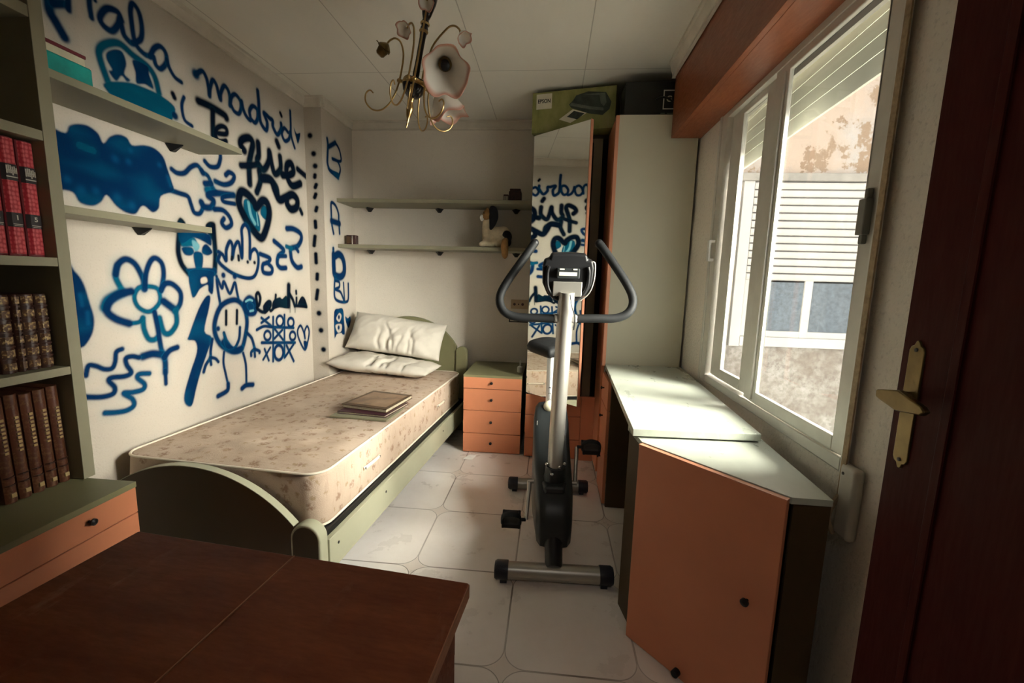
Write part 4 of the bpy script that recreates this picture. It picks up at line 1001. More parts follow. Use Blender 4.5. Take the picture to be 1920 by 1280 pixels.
pillow('pillow', 'lower off-white pillow lying flat on the mattress at the bed head', 0.385, 0.185, 0.066, T, 4, (-0.2, -0.12, 0.05, 0.2, 0.5))
T = Matrix.Translation((-1.205, 3.328, 0.778)) @ Matrix.Rotation(R(6.0), 4, 'Y') @ Matrix.Rotation(R(57), 4, 'X')
pillow('pillow', 'upper creased off-white pillow leaning against the headboard', 0.378, 0.160, 0.078, T, 9, (-0.26, -0.17, -0.09, 0.0, 0.08, 0.3, 0.42))
# books on the mattress
ZM = 0.276 + 0.231
def flat_book(name, label, cat, corners, z0, z1, cover, pages=True):
    c = Vector((sum(p[0] for p in corners) / 4, sum(p[1] for p in corners) / 4, z0)); t_ = thing(name, label, cat, c)
    s_ = lambda k: [(c.x + (p[0] - c.x) * k, c.y + (p[1] - c.y) * k) for p in corners]
    if pages:
        MB().prism(s_(1), z0, z0 + 0.0025).build('back_cover', cover, t_, True); MB().prism(s_(0.965), z0 + 0.0025, z1 - 0.0025).build('page_block', 'pages', t_, True, smooth=0)
        return t_, MB().prism(s_(1), z1 - 0.0025, z1).build('front_cover', cover, t_, True)
    return t_, MB().prism(s_(1), z0, z1).build('board', cover, t_, True, bevel=0.001)
M['book_green'] = simple('pale_green_cover', (0.26, 0.25, 0.16), 0.5); M['book_plum'] = simple('plum_cover', (0.05, 0.014, 0.024), 0.4)
M['book_old'] = simple('worn_brown_cover', (0.085, 0.045, 0.020), 0.5, var=0.35, scale=14)
def portrait():
    n = N('faded_sepia_picture'); v = n.coord()
    n.base(n.ramp(n.noise(v, 9, 4, 0.6), (0.3, (0.07, 0.034, 0.014)), (0.5, (0.22, 0.115, 0.055)), (0.75, (0.33, 0.20, 0.11))), 0.35); return n.m
M['portrait'] = portrait()
flat_book('book', 'pale green magazine at the bottom of the pile on the mattress', 'book', [(-1.130, 2.105), (-0.812, 2.085), (-0.800, 2.325), (-1.105, 2.345)], ZM + 0.001, ZM + 0.009, 'book_green')
flat_book('book', 'thin plum-coloured book in the middle of the pile on the mattress', 'book', [(-1.110, 2.150), (-0.835, 2.118), (-0.795, 2.370), (-1.065, 2.395)], ZM + 0.0095, ZM + 0.022, 'book_plum')
t_, fc = flat_book('picture_album', 'worn brown album with a faded sepia picture on top of the pile on the mattress', 'album', [(-1.118, 2.215), (-0.842, 2.155), (-0.800, 2.455), (-1.060, 2.515)], ZM + 0.0225, ZM + 0.043, 'book_old')
c = (-0.957, 2.335)
MB().prism([(c[0] + (x - c[0]) * 0.86, c[1] + (y - c[1]) * 0.80) for x, y in ((-1.118, 2.215), (-0.842, 2.155), (-0.800, 2.455), (-1.060, 2.515))], ZM + 0.043, ZM + 0.0436).build('picture', 'portrait', fc, True, smooth=0)

# ================================================================ WALL SHELVES
def bracket(parent, p, along, out):
    """black wedge clamp under a board, against the wall"""
    a = Vector(along); o_ = Vector(out); p = Vector(p); vs = []
    for d, k in ((0.0, 1.0), (0.012, 1.0), (0.060, 0.12)):
        vs += [p + a * (-0.037 * k) + o_ * d + Vector((0, 0, 0.004)), p + a * (0.037 * k) + o_ * d + Vector((0, 0, 0.004)), p + a * (0.010 * k) + o_ * d - Vector((0, 0, 0.030 * k)), p - a * (0.010 * k) + o_ * d - Vector((0, 0, 0.030 * k))]
    b = MB(); b.add(vs, [(0, 1, 2, 3), (11, 10, 9, 8)] + [(i * 4 + k, i * 4 + (k + 1) % 4, i * 4 + 4 + (k + 1) % 4, i * 4 + 4 + k) for i in (0, 1) for k in range(4)])
    return b.build('bracket', 'black', parent, True, bevel=0.003)
def wshelf(label, x0, x1, y0, y1, z, th, brs, along, out, mat='olive_mid', cut=None):
    t = thing('wall_shelf', label, 'shelf', ((x0 + x1) / 2, (y0 + y1) / 2, z - th), 0, 'sage wall shelves')
    MB().box(x0, x1, y0, y1, z - th, z).build('board', mat, t, True, bevel=0.002)
    for b in brs: bracket(t, b, along, out)
    return t
wshelf('upper long shelf on the far wall above the bed', -1.628, -0.165, 3.245, 3.528, 1.812, 0.027, [(x, 3.528, 1.785) for x in (-1.49, -0.915, -0.30)], (1, 0, 0), (0, -1, 0))
wshelf('lower long shelf on the far wall, the plush horse on it', -1.628, -0.165, 3.245, 3.528, 1.477, 0.027, [(x, 3.528, 1.450) for x in (-1.485, -0.912, -0.29)], (1, 0, 0), (0, -1, 0))
wshelf('upper short shelf on the graffiti wall, carrying the teal box', -1.753, -1.525, 1.232, 2.10, 1.838, 0.026, [(-1.753, 1.942, 1.812), (-1.753, 1.40, 1.812)], (0, 1, 0), (1, 0, 0))
wshelf('lower short shelf on the graffiti wall, with nothing on it', -1.753, -1.575, 1.232, 1.935, 1.447, 0.026, [(-1.753, 1.746, 1.421)], (0, 1, 0), (1, 0, 0))

tag(MB().box(-1.715, -1.552, 1.232, 1.432, 1.839, 1.902).build('storage_box', 'teal', bevel=0.008, seg=3), 'flat teal box on the upper left shelf next to the bookcase', 'box')
t = thing('notebook', 'cream book with a dark red cover lying on the teal box', 'book', (-1.63, 1.31, 1.9025))
MB().box(-1.712, -1.56, 1.233, 1.415, 1.903, 1.925).build('page_block', 'cream_paper', t, True)
MB().box(-1.716, -1.556, 1.232, 1.418, 1.925, 1.936).build('cover', 'burgundy', t, True, bevel=0.002)

# trinkets and the plush horse
t = thing('trinket_box', 'small dark carved box at the right end of the upper far shelf', 'box', (-0.30, 3.40, 1.812))
MB().box(-0.345, -0.252, 3.36, 3.45, 1.8125, 1.898).build('body', 'dark_frame', t, True, bevel=0.004)
MB().box(-0.340, -0.257, 3.365, 3.445, 1.898, 1.918).build('lid', 'dark_frame', t, True, bevel=0.006)
MB().box(-0.384, -0.347, 3.35, 3.40, 1.8125, 1.872).build('side_drawer', 'dark_frame', t, True, bevel=0.003)
p_ = MB()
for k in range(4): p_.box(-0.379 + k * 0.008, -0.374 + k * 0.008, 3.3488, 3.35, 1.825, 1.860)
p_.build('pale_inlay', 'silver_print', t, True)
t = thing('photo_cube', 'tiny dark brown framed cube at the left end of the lower far shelf', 'ornament', (-1.565, 3.36, 1.477))
MB().box(-1.606, -1.528, 3.335, 3.385, 1.4775, 1.553).build('body', 'dark_frame', t, True, bevel=0.005)
MB().box(-1.560, -1.551, 3.333, 3.336, 1.480, 1.548).build('silver_strip', 'chrome', t, True)
MB().box(-1.598, -1.568, 3.334, 3.336, 1.490, 1.540).build('picture', 'book_old', t, True)

t = thing('plush_horse', 'cream plush horse with a black mane lying on the lower far shelf', 'toy', (-0.45, 3.36, 1.477))
def soft(name, mat, parent, mb, vox=0.008):
    o = mb.build(name, mat, parent, True, smooth=180)
    md = o.modifiers.new('merge', 'REMESH'); md.mode = 'VOXEL'; md.voxel_size = vox; md.use_smooth_shade = True
    sm = o.modifiers.new('soften', 'SMOOTH'); sm.factor = 0.6; sm.iterations = 3
    return o
Z = 1.478
b = MB()
b.ell((-0.43, 3.375, Z + 0.085), (0.085, 0.068, 0.078)); b.ell((-0.385, 3.375, Z + 0.085), (0.066, 0.064, 0.082)); b.ell((-0.49, 3.365, Z + 0.085), (0.045, 0.055, 0.08))
b.tube([(-0.49, 3.362, Z + 0.06), (-0.500, 3.360, Z + 0.14), (-0.502, 3.358, Z + 0.215)], [0.052, 0.043, 0.034], 14, smooth=4)
b.tube([(-0.50, 3.34, Z + 0.05), (-0.51, 3.300, Z + 0.027), (-0.525, 3.290, Z + 0.023)], [0.034, 0.028, 0.024], 12, smooth=3); b.ell((-0.533, 3.288, Z + 0.022), (0.022, 0.022, 0.021))
b.tube([(-0.44, 3.34, Z + 0.05), (-0.455, 3.300, Z + 0.025), (-0.470, 3.288, Z + 0.022)], [0.034, 0.026, 0.023], 12, smooth=3); b.ell((-0.478, 3.286, Z + 0.022), (0.022, 0.022, 0.021))
b.tube([(-0.37, 3.34, Z + 0.06), (-0.40, 3.300, Z + 0.032), (-0.43, 3.285, Z + 0.022)], [0.045, 0.030, 0.021], 12, smooth=3)
soft('body', 'plush_cream', t, b)
b = MB(); b.ell((-0.500, 3.352, Z + 0.245), (0.034, 0.034, 0.046)); b.tube([(-0.502, 3.348, Z + 0.25), (-0.516, 3.338, Z + 0.225), (-0.522, 3.33, Z + 0.205)], [0.036, 0.030, 0.025], 12, smooth=3)
b.tube([(-0.500, 3.345, Z + 0.275), (-0.505, 3.34, Z + 0.30)], [0.014, 0.004], 10); b.tube([(-0.478, 3.36, Z + 0.275), (-0.476, 3.358, Z + 0.30)], [0.014, 0.004], 10)
soft('head', 'plush_tan', t, b, 0.006)
b = MB(); b.ell((-0.538, 3.325, Z + 0.218), (0.017, 0.018, 0.024)); b.build('muzzle', 'plush_white', t, True, smooth=180)
b = MB(); b.ell((-0.523, 3.313, Z + 0.252), (0.0045, 0.0045, 0.0055)); b.build('eye', 'black', t, True, smooth=180)
b = MB(); b.tube([(-0.480, 3.345, Z + 0.293), (-0.458, 3.340, Z + 0.275), (-0.452, 3.337, Z + 0.225), (-0.460, 3.333, Z + 0.175), (-0.475, 3.328, Z + 0.130)], [0.020, 0.034, 0.036, 0.026, 0.008], 12, smooth=4)
soft('mane', 'plush_black', t, b, 0.006)
b = MB(); b.ell((-0.352, 3.338, Z + 0.082), (0.042, 0.040, 0.050)); b.ell((-0.345, 3.318, Z + 0.045), (0.034, 0.030, 0.040)); soft('rump_patch', 'plush_black', t, b, 0.007)
b = MB(); b.tube([(-0.350, 3.32, Z + 0.055), (-0.352, 3.255, Z + 0.045), (-0.352, 3.222, Z + 0.005), (-0.348, 3.218, Z - 0.06), (-0.345, 3.22, Z - 0.085)], [0.016, 0.024, 0.029, 0.024, 0.008], 12, smooth=4); soft('tail', 'plush_tan', t, b, 0.007)

# socket and aerial plates on the far wall
t = thing('wall_socket', 'beige double wall socket on the far wall, half hidden by the handlebar', 'socket', (-0.25, WF, 1.045))
MB().box(-0.322, -0.185, 3.520, 3.529, 1.010, 1.085).build('plate', 'beige_socket', t, True, bevel=0.004)
b = MB()
for x in (-0.293, -0.260, -0.227): b.cyl((x, 3.521, 1.047), (x, 3.5185, 1.047), 0.011 if x != -0.260 else 0.006, 14)
b.build('hole', 'dark_frame', t, True)
t = thing('switch_frame', 'black two-gang wall plate under the beige socket', 'socket', (-0.25, WF, 0.935))
ring(MB(), 3.519, 3.529, -0.335, -0.18, 0.900, 0.968, 0.008, 0.008, 0.008, 0.008)
b = MB()
for q_ in ((-0.335, -0.18, 0.900, 0.909), (-0.335, -0.18, 0.959, 0.968), (-0.335, -0.326, 0.909, 0.959), (-0.262, -0.253, 0.909, 0.959), (-0.189, -0.18, 0.909, 0.959)): b.box(q_[0], q_[1], 3.519, 3.529, q_[2], q_[3])
b.build('frame', 'black', t, True)
for x in (-0.326, -0.253): MB().box(x, x + 0.064, 3.524, 3.529, 0.909, 0.959).build('insert', 'pale_plastic', t, True)

# ================================================================ BOOKCASE, BOOKS, CHEST
t = thing('bookcase', 'tall sage bookcase full of bound volumes at the left edge', 'bookcase', (-1.61, 0.85, 0.575))
BX0, BX1 = -1.752, -1.47
b = MB(); b.box(BX0, BX1, 1.196, 1.229, 0.5755, 2.24).box(BX0, BX1, 0.47, 0.503, 0.5755, 2.24); b = MB()
MB().box(BX0, BX1, 1.194, 1.229, 0.5755, 2.24).build('side_panel', 'olive_mid', t, True, bevel=0.0015); MB().box(BX0, BX1, 0.47, 0.503, 0.5755, 2.24).build('side_panel', 'olive_mid', t, True, bevel=0.0015)
MB().box(BX0, BX0 + 0.006, 0.503, 1.194, 0.5755, 2.23).build('back_panel', 'interior', t, True, smooth=0)
for z0, z1 in ((2.215, 2.24), (1.931, 1.963), (1.606, 1.634), (1.250, 1.276), (0.921, 0.946)):
    MB().box(BX0 + 0.006, BX1 - 0.002, 0.503, 1.194, z0, z1).build('shelf', 'olive_mid', t, True, bevel=0.0015)

SPINE = Matrix(((0, 0, 1, 0), (1, 0, 0, 0), (0, 1, 0, 0), (0, 0, 0, 1)))     # text x -> +Y, up -> +Z, facing +X
def spine(w, h, dep, r=0.006):
    """rounded spine towards +x; book box behind it, base at z=0"""
    pts = [(-dep, 0), (-dep, w)] + [(-0.010 + r * 1.6 * math.sin(PI * k / 10), w - w * k / 10) for k in range(11)]
    return [(x, y) for x, y in pts]
def red_volume(y0, label, num):
    w, h, dep = 0.0425, 0.322, 0.22
    t_ = thing('red_volume', label, 'book', (-1.500, y0, 1.2765), 0, 'red encyclopaedia volumes')
    MB().prism(spine(w, h, dep), 0, h).build('binding', 'book_red_plain', t_, bevel=0.002)
    for z0, z1 in ((0.006, 0.080), (0.119, 0.206), (0.250, h - 0.004)):
        MB().prism([(-0.007, 0.003), (0.0008, 0.010), (0.0016, w / 2), (0.0008, w - 0.010), (-0.007, w - 0.003)], z0, z1).build('brocade_field', 'book_red', t_)
    for z0, z1 in ((0.080, 0.119), (0.206, 0.250)):
        l_ = MB().prism([(-0.006, 0.002), (0.0010, 0.009), (0.0018, w / 2), (0.0010, w - 0.009), (-0.006, w - 0.002)], z0, z1).build('spine_label', 'ink', t_)
        if z0 < 0.1:
            text(num, 0.018, Matrix.Translation((0.0020, w / 2, 0.105)) @ SPINE).build('volume_number', 'silver_print', l_, smooth=0)
            e = MB(); e.box(0.0015, 0.0022, 0.010, w - 0.010, 0.087, 0.0885).box(0.0015, 0.0022, 0.012, w - 0.012, 0.083, 0.0842); e.build('rule', 'silver_print', l_, smooth=0)
        else:
            e = MB(); rg = random.Random(5)
            for k in range(6):
                y_ = 0.009 + k * 0.0044; e.box(0.0014, 0.0024, y_, y_ + 0.0030, 0.222 + rg.uniform(-0.002, 0.004), 0.244 + rg.uniform(-0.004, 0.003))
            e.box(0.0014, 0.0023, 0.008, w - 0.008, 0.214, 0.217); e.box(0.0014, 0.0024, 0.010, w - 0.012, 0.231, 0.235); e.build('title_emblem', 'silver_print', l_, smooth=0)
    return t_
for k, (n_, lb) in enumerate((('5', 'red brocade-bound volume nearest the bookcase upright'), ('1', 'red brocade-bound volume numbered 1, second from the bookcase upright'), ('2', 'red brocade-bound volume numbered 2, third from the bookcase upright'))):
    red_volume(1.1505 - 0.0445 * k, lb, n_)
# shelf of gilt leather volumes
def gilt_volume(y0, w, label):
    t_ = thing('gilt_volume', label, 'book', (-1.505, y0, 0.9465), 0, 'gilt leather volumes on the middle shelf')
    h = 0.222
    MB().prism(spine(w, h, 0.20), 0, h).build('binding', 'leather', t_, bevel=0.002)
    e = MB()
    for z in (0.004, 0.041, 0.078, 0.115, 0.152, 0.190): e.prism([(-0.006, 0.002), (0.0012, w * 0.25), (0.0022, w / 2), (0.0012, w * 0.75), (-0.006, w - 0.002)], z + 0.006, z + 0.026)
    e.build('gilt_band', 'leather_gilt', t_)
    for z in (0.036, 0.073, 0.110, 0.147, 0.185): MB().prism([(-0.005, 0.001), (0.002, w * 0.25), (0.0032, w / 2), (0.002, w * 0.75), (-0.005, w - 0.001)], z, z + 0.005).build('raised_cord', 'leather', t_)
    return t_
y_ = 1.186
for w_, lb in ((0.031, 'gilt-banded dark leather volume nearest the upright on the middle shelf'), (0.034, 'gilt-banded dark leather volume second from the upright on the middle shelf'), (0.019, 'slim gilt-banded leather volume between two thicker ones on the middle shelf'), (0.036, 'gilt-banded dark leather volume cut off by the left edge on the middle shelf')):
    y_ -= w_ + 0.0025; gilt_volume(y_, w_, lb)
# shelf of tall brown volumes
def brown_volume(y0, w, h, label):
    t_ = thing('brown_volume', label, 'book', (-1.505, y0, 0.5765), 0, 'tall brown volumes on the bottom shelf')
    MB().prism(spine(w, h, 0.21), 0, h).build('binding', 'leather_brown', t_, bevel=0.002)
    e = MB(); e.prism([(-0.006, 0.001), (0.002, w * 0.25), (0.0028, w / 2), (0.002, w * 0.75), (-0.006, w - 0.001)], 0.052, 0.056); e.prism([(-0.006, 0.001), (0.002, w * 0.25), (0.0028, w / 2), (0.002, w * 0.75), (-0.006, w - 0.001)], 0.075, 0.079); e.build('band', 'leather', t_)
    e = MB(); rg = random.Random(int(y0 * 1000))
    for k in range(9): e.box(-0.001, 0.0026, w / 2 - 0.005, w / 2 + 0.004, 0.145 + k * 0.012, 0.150 + k * 0.012 + rg.uniform(0, 0.003))
    e.build('title_print', 'gilt', t_); MB().box(-0.001, 0.0024, w / 2 - 0.006, w / 2 + 0.006, 0.018, 0.030).build('gilt_ornament', 'gilt', t_)
    return t_
for k, lb in enumerate(('tall brown leather volume beside the upright on the bottom shelf', 'second tall brown leather volume from the upright on the bottom shelf', 'third tall brown leather volume from the upright on the bottom shelf', 'fourth tall brown leather volume from the upright on the bottom shelf', 'fifth tall brown leather volume, at the left edge of the bottom shelf')):
    o = brown_volume(1.160 - 0.0345 * k, 0.030, 0.312 - 0.003 * (k % 3), lb)
    o.rotation_euler = (R(1.2), 0, 0)

t = thing('low_chest', 'low orange-fronted drawer chest with a dark olive top under the bookcase', 'chest of drawers', (-1.53, 0.85, 0))
MB().box(-1.753, -1.303, 0.47, 1.207, 0.556, 0.575).build('top', 'olive_dark', t, True, bevel=0.002)
MB().box(-1.753, -1.326, 0.472, 1.205, 0.0, 0.556).build('body', 'olive_dark', t, True, bevel=0.001)
for z0, z1 in ((0.472, 0.572), (0.318, 0.469), (0.164, 0.315), (0.01, 0.161)):
    d = MB().box(-1.326, -1.306, 0.472, 1.206, z0, z1).build('drawer', 'orange', t, True, bevel=0.0015)
    for y in (1.059, 0.63):
        k = MB(); k.lathe([(0.004, 0), (0.004, 0.010), (0.010, 0.013), (0.010, 0.019), (0.004, 0.023)], (-1.306, y, (z0 + z1) / 2), (1, 0, 0), 14); k.build('knob', 'black', d, True)

# ================================================================ FOREGROUND TABLE
t = thing('folding_table', 'dark brown wooden table with a seam across its worn top, in the left foreground', 'table', (-0.117, 0.652, 0), R(-5.5))
TW, TS, TD = 0.664, 0.325, 0.56
MB().box(-TS + 0.0006, 0, -TD, 0, 0.722, 0.748).build('table_top', 'table', t, bevel=0.003); MB().box(-TW, -TS - 0.0006, -TD, 0, 0.722, 0.7476).build('table_top', 'table', t, bevel=0.003)
MB().box(-TS - 0.0011, -TS + 0.0011, -TD + 0.001, -0.001, 0.7225, 0.7483).build('seam_strip', 'table_edge', t, smooth=0)
MB().box(-0.004, 0.0012, -TD + 0.002, -0.002, 0.7225, 0.7462).build('edge_strip', 'table_edge', t)
for y in (-0.022, -TD + 0.022): MB().box(-TW + 0.02, -0.02, y - 0.010, y + 0.010, 0.62, 0.722).build('apron', 'table', t)
MB().box(-0.038, -0.016, -TD + 0.03, -0.024, 0.0, 0.722).build('side_panel', 'table', t, bevel=0.002); MB().box(-TW + 0.016, -TW + 0.038, -TD + 0.03, -0.024, 0.0, 0.722).build('side_panel', 'table', t, bevel=0.002)

# ================================================================ EXERCISE BIKE
t = thing('exercise_bike', 'silver and charcoal exercise bike standing in the middle of the floor, its front towards us', 'exercise bike', (0.055, 1.67, 0), R(2.2))
def foot(y, w, r, zc):
    f = MB().cyl((-w, y, zc), (w, y, zc), r, 24).build('foot_tube', 'silver', t)
    for s_ in (-1, 1):
        c = MB(); c.lathe([(r * 0.9, 0), (r * 1.12, 0.003), (r * 1.12, 0.048), (r * 0.95, 0.058), (r * 0.5, 0.060)], (s_ * (w - 0.008), y, zc), (s_, 0, 0), 24)
        c.box(s_ * (w + 0.012) - 0.014, s_ * (w + 0.012) + 0.014, y - 0.026, y + 0.026, zc - r * 1.22, zc - r * 0.6)
        c.build('end_cap', 'navy_cap', f)
foot(0.0, 0.195, 0.035, 0.044); foot(0.790, 0.185, 0.033, 0.042)
b = MB(); b.tube([(0, 0.0, 0.062), (0, 0.06, 0.11), (0, 0.13, 0.18)], [0.036, 0.038, 0.04], 16, smooth=3); b.build('front_strut', 'black', t)
b = MB(); b.tube([(0, 0.79, 0.055), (0, 0.70, 0.13), (0, 0.58, 0.22)], [0.028, 0.030, 0.032], 16, smooth=3); b.build('rear_strut', 'black', t)
# body shell: side profile (y,z) swept across with rounded flanks
prof = [(0.075, 0.105), (0.060, 0.17), (0.085, 0.25), (0.140, 0.318), (0.190, 0.340), (0.240, 0.375), (0.330, 0.43), (0.430, 0.52), (0.500, 0.605), (0.560, 0.618), (0.605, 0.58), (0.640, 0.46), (0.650, 0.36), (0.620, 0.26), (0.55, 0.18), (0.44, 0.125), (0.30, 0.085), (0.16, 0.082)]
b = MB(); cy_, cz_ = 0.33, 0.31; n = len(prof); vs = []
lay = ((-0.088, 0.76), (-0.080, 0.92), (-0.062, 0.985), (-0.035, 1.0), (0.035, 1.0), (0.062, 0.985), (0.080, 0.92), (0.088, 0.76))
sk = lambda y: 0.92 + 0.08 * min(1, max(0, (y - 0.06) / 0.25))
for x, k in lay:
    for y, z in prof: vs.append((x * sk(y) - 0.012 * min(1, max(0, (y - 0.15) / 0.3)), cy_ + (y - cy_) * k, cz_ + (z - cz_) * k))
fs = [tuple(range(n))[::-1], tuple((len(lay) - 1) * n + i for i in range(n))]
for l_ in range(len(lay) - 1):
    for i in range(n): fs.append((l_ * n + i, l_ * n + (i + 1) % n, (l_ + 1) * n + (i + 1) % n, (l_ + 1) * n + i))
b.add(vs, fs); sh = b.build('body_shell', 'shell', t, smooth=60, bevel=0.004)
b = MB(); b.prism([(-0.045, 0.138), (0.045, 0.138), (0.058, 0.205), (-0.058, 0.205)], 0.315, 0.350); b.build('shell_collar', 'shell', sh, bevel=0.012, seg=3)
b = MB(); b.box(-0.0835, -0.0815, 0.44, 0.47, 0.50, 0.545); b.build('sticker', 'pale_plastic', sh)
b = MB(); b.tube([(0.0, 0.225, 0.345), (0.004, 0.215, 0.42)], [0.050, 0.044], 20); b.build('post_socket', 'shell', t, bevel=0.004)
c_ = MB(); c_.tube([(0.000, 0.222, 0.375), (0.003, 0.205, 0.60), (0.008, 0.165, 0.90), (0.012, 0.110, 1.205)], [0.033, 0.034, 0.034, 0.033], 22, smooth=4, sq=1.12); c_.build('front_post', 'silver', t)
b = MB()
for x, y, z in ((-0.012, 0.170, 0.395), (0.018, 0.172, 0.43), (0.041, 0.20, 0.435), (-0.036, 0.20, 0.43)): b.ell((x, y, z), (0.0085, 0.0085, 0.0085), 12, 8)
b.build('bolt', 'chrome', t, smooth=180)
b = MB(); b.cyl((0.010, 0.118, 0.845), (0.0102, 0.112, 0.845), 0.004, 8)
# cranks and pedals
CK = Vector((-0.004, 0.285, 0.305))
MB().cyl(CK + Vector((-0.115, 0, 0)), CK + Vector((0.115, 0, 0)), 0.011, 14).build('crank_axle', 'silver', t)
def pedal(sx, ang, nm):
    d = Vector((0, math.cos(ang), math.sin(ang))); a = CK + Vector((sx * 0.108, 0, 0)); e = a + d * 0.172 + Vector((sx * 0.010, 0, 0))
    k = MB(); k.tube([a, a + d * 0.02, e], [0.012, 0.010, 0.009], 10, sq=0.7); cr = k.build('crank', 'silver', t)
    k = MB(); k.cyl(e, e + Vector((sx * 0.025, 0, 0)), 0.008, 10); k.T = Matrix.Translation(e + Vector((sx * 0.067, 0, 0))) @ Matrix.Rotation(R(14), 4, 'X')
    ring(k, -0.042, 0.042, -0.045, 0.045, -0.012, 0.012, 0.014, 0.014, 0.012, 0.012); k.box(-0.042, 0.042, -0.012, 0.012, -0.011, 0.011); k.box(-0.042, -0.030, -0.045, 0.045, -0.013, 0.013).box(0.030, 0.042, -0.045, 0.045, -0.013, 0.013)
    p = k.build('pedal', 'black', t, bevel=0.003)
    k = MB(); k.T = Matrix.Translation(e + Vector((sx * 0.067, 0, 0))) @ Matrix.Rotation(R(14), 4, 'X')
    k.tube([(-0.043, -0.02, 0.0), (-0.040, -0.022, 0.035), (-0.015, -0.026, 0.052), (0.015, -0.026, 0.052), (0.040, -0.022, 0.035), (0.043, -0.02, 0.0)], 0.004, 8, smooth=4, sq=3.5); k.build('pedal_strap', 'black_foam', p)
pedal(-1, math.atan2(-0.145, -0.105), 'l'); pedal(1, math.atan2(0.145, 0.105), 'r')
# seat
b = MB(); b.tube([(-0.022, 0.545, 0.57), (-0.022, 0.585, 0.868)], [0.019, 0.019], 18); sp = b.build('seat_post', 'steel', t)
b = MB()
for z in (0.635, 0.665, 0.695): b.cyl((-0.022, 0.534 + (z - 0.57) * 0.127, z), (-0.022, 0.527 + (z - 0.57) * 0.127, z), 0.0055, 10)
b.build('adjusting_hole', 'black', sp)
b = MB(); b.lathe([(0.026, 0), (0.028, 0.005), (0.027, 0.03)], (-0.022, 0.550, 0.585), (0, 0.12, 1), 18); b.build('post_collar', 'black', sp)
b = MB(); b.ell((-0.024, 0.500, 0.610), (0.029, 0.027, 0.029), 18, 12); b.cyl((-0.024, 0.52, 0.610), (-0.023, 0.548, 0.60), 0.010, 12); b.build('adjusting_knob', 'cream_knob', t, smooth=60)
vs = []; NS = 28
out = []
for k in range(NS):                                   # saddle outline: broad rear, narrow nose towards the handlebar
    a = 2 * PI * k / NS; yy = 0.13 * math.cos(a); ww = 0.112 if yy > 0 else 0.112 * (1 - 0.70 * (min(1, -yy / 0.13)) ** 0.9)
    out.append((math.sin(a) * ww, yy))
b = MB(); lv_ = ((0.80, -0.036), (0.97, -0.020), (1.0, 0.004), (0.93, 0.022), (0.70, 0.033), (0.3, 0.037))
for k, z in lv_:
    for x, y in out: vs.append((-0.032 + x * k * 1.04, 0.600 + y * k, 0.902 + z * 0.85 + 0.012 * (y / 0.13)))
fs = [tuple(range(NS))[::-1], tuple(5 * NS + i for i in range(NS))]
for l_ in range(5):
    for i in range(NS): fs.append((l_ * NS + i, l_ * NS + (i + 1) % NS, (l_ + 1) * NS + (i + 1) % NS, (l_ + 1) * NS + i))
b.add(vs, fs); b.build('seat', 'black_foam', t, smooth=70)
# handlebar
HB = [(-0.125, 0.245, 1.405), (-0.150, 0.225, 1.365), (-0.235, 0.165, 1.235), (-0.262, 0.145, 1.170), (-0.245, 0.130, 1.120), (-0.195, 0.128, 1.096), (-0.10, 0.128, 1.093), (0.012, 0.128, 1.093), (0.12, 0.128, 1.098), (0.215, 0.128, 1.102), (0.268, 0.130, 1.128), (0.285, 0.145, 1.178), (0.258, 0.165, 1.245), (0.176, 0.225, 1.372), (0.150, 0.245, 1.408)]
b = MB(); b.tube(HB, 0.0175, 14, smooth=6); hb = b.build('handlebar', 'black_foam', t, smooth=60)
b = MB()
for q_ in (HB[0], HB[-1]): b.ell(q_, (0.0185, 0.0185, 0.0185), 12, 8)
b.build('grip_end', 'black', hb, smooth=180)
# console (seen from behind)
pc = [(-0.095, 0.075), (-0.102, 0.045), (-0.100, -0.02), (-0.080, -0.065), (-0.045, -0.092), (0.0, -0.098), (0.045, -0.092), (0.080, -0.065), (0.100, -0.02), (0.102, 0.045), (0.095, 0.075)]
CT = Matrix.Translation((0.012, 0.098, 1.255)) @ Matrix.Rotation(R(14), 4, 'X')
g = MB(); g.T = CT; g.prism(pc + [(0.075, 0.078), (0.070, 0.098), (0.0, 0.102), (-0.070, 0.098), (-0.075, 0.078)], 0.0, 0.045, 'y'); co = g.build('console', 'black', t, bevel=0.010, seg=3)
g = MB(); g.T = CT; g.tube([(x * 0.80, -0.006, z * 0.80 - 0.008) for x, z in pc], 0.007, 8, smooth=3); g.build('rear_rim', 'black', co, smooth=60)
g = MB(); g.T = CT; g.tube([(0.092, 0.008, 0.070), (0.104, 0.008, 0.060), (0.105, 0.006, 0.0), (0.090, 0.004, -0.055), (0.055, 0.0, -0.088)], 0.0035, 8, smooth=4); g.build('side_trim', 'silver', co, smooth=60)
g = MB(); g.T = CT; g.box(-0.045, 0.045, -0.018, 0.002, 0.005, 0.045); g.build('battery_cover', 'shell', co, bevel=0.004)
g = MB(); g.T = CT; g.box(-0.034, -0.016, -0.020, -0.017, 0.041, 0.046).box(0.018, 0.034, -0.020, -0.017, 0.041, 0.046).box(-0.036, 0.034, -0.0195, -0.017, 0.018, 0.032); g.build('battery_clip', 'pale_plastic', co)
g = MB(); g.T = CT; g.box(-0.058, 0.058, -0.016, -0.004, -0.068, -0.008); g.build('mounting_plate', 'silver', co, bevel=0.003)
g = MB(); g.tube([(0.022, 0.062, 1.195), (0.030, 0.070, 1.150), (0.044, 0.085, 1.115), (0.048, 0.098, 1.085), (0.047, 0.12, 1.05)], 0.0025, 6, smooth=5); g.build('cable', 'black', t)
b = MB(); b.box(-0.036, 0.060, 0.108, 0.150, 1.078, 1.112); b.build('handlebar_clamp', 'silver', t, bevel=0.008, seg=3)

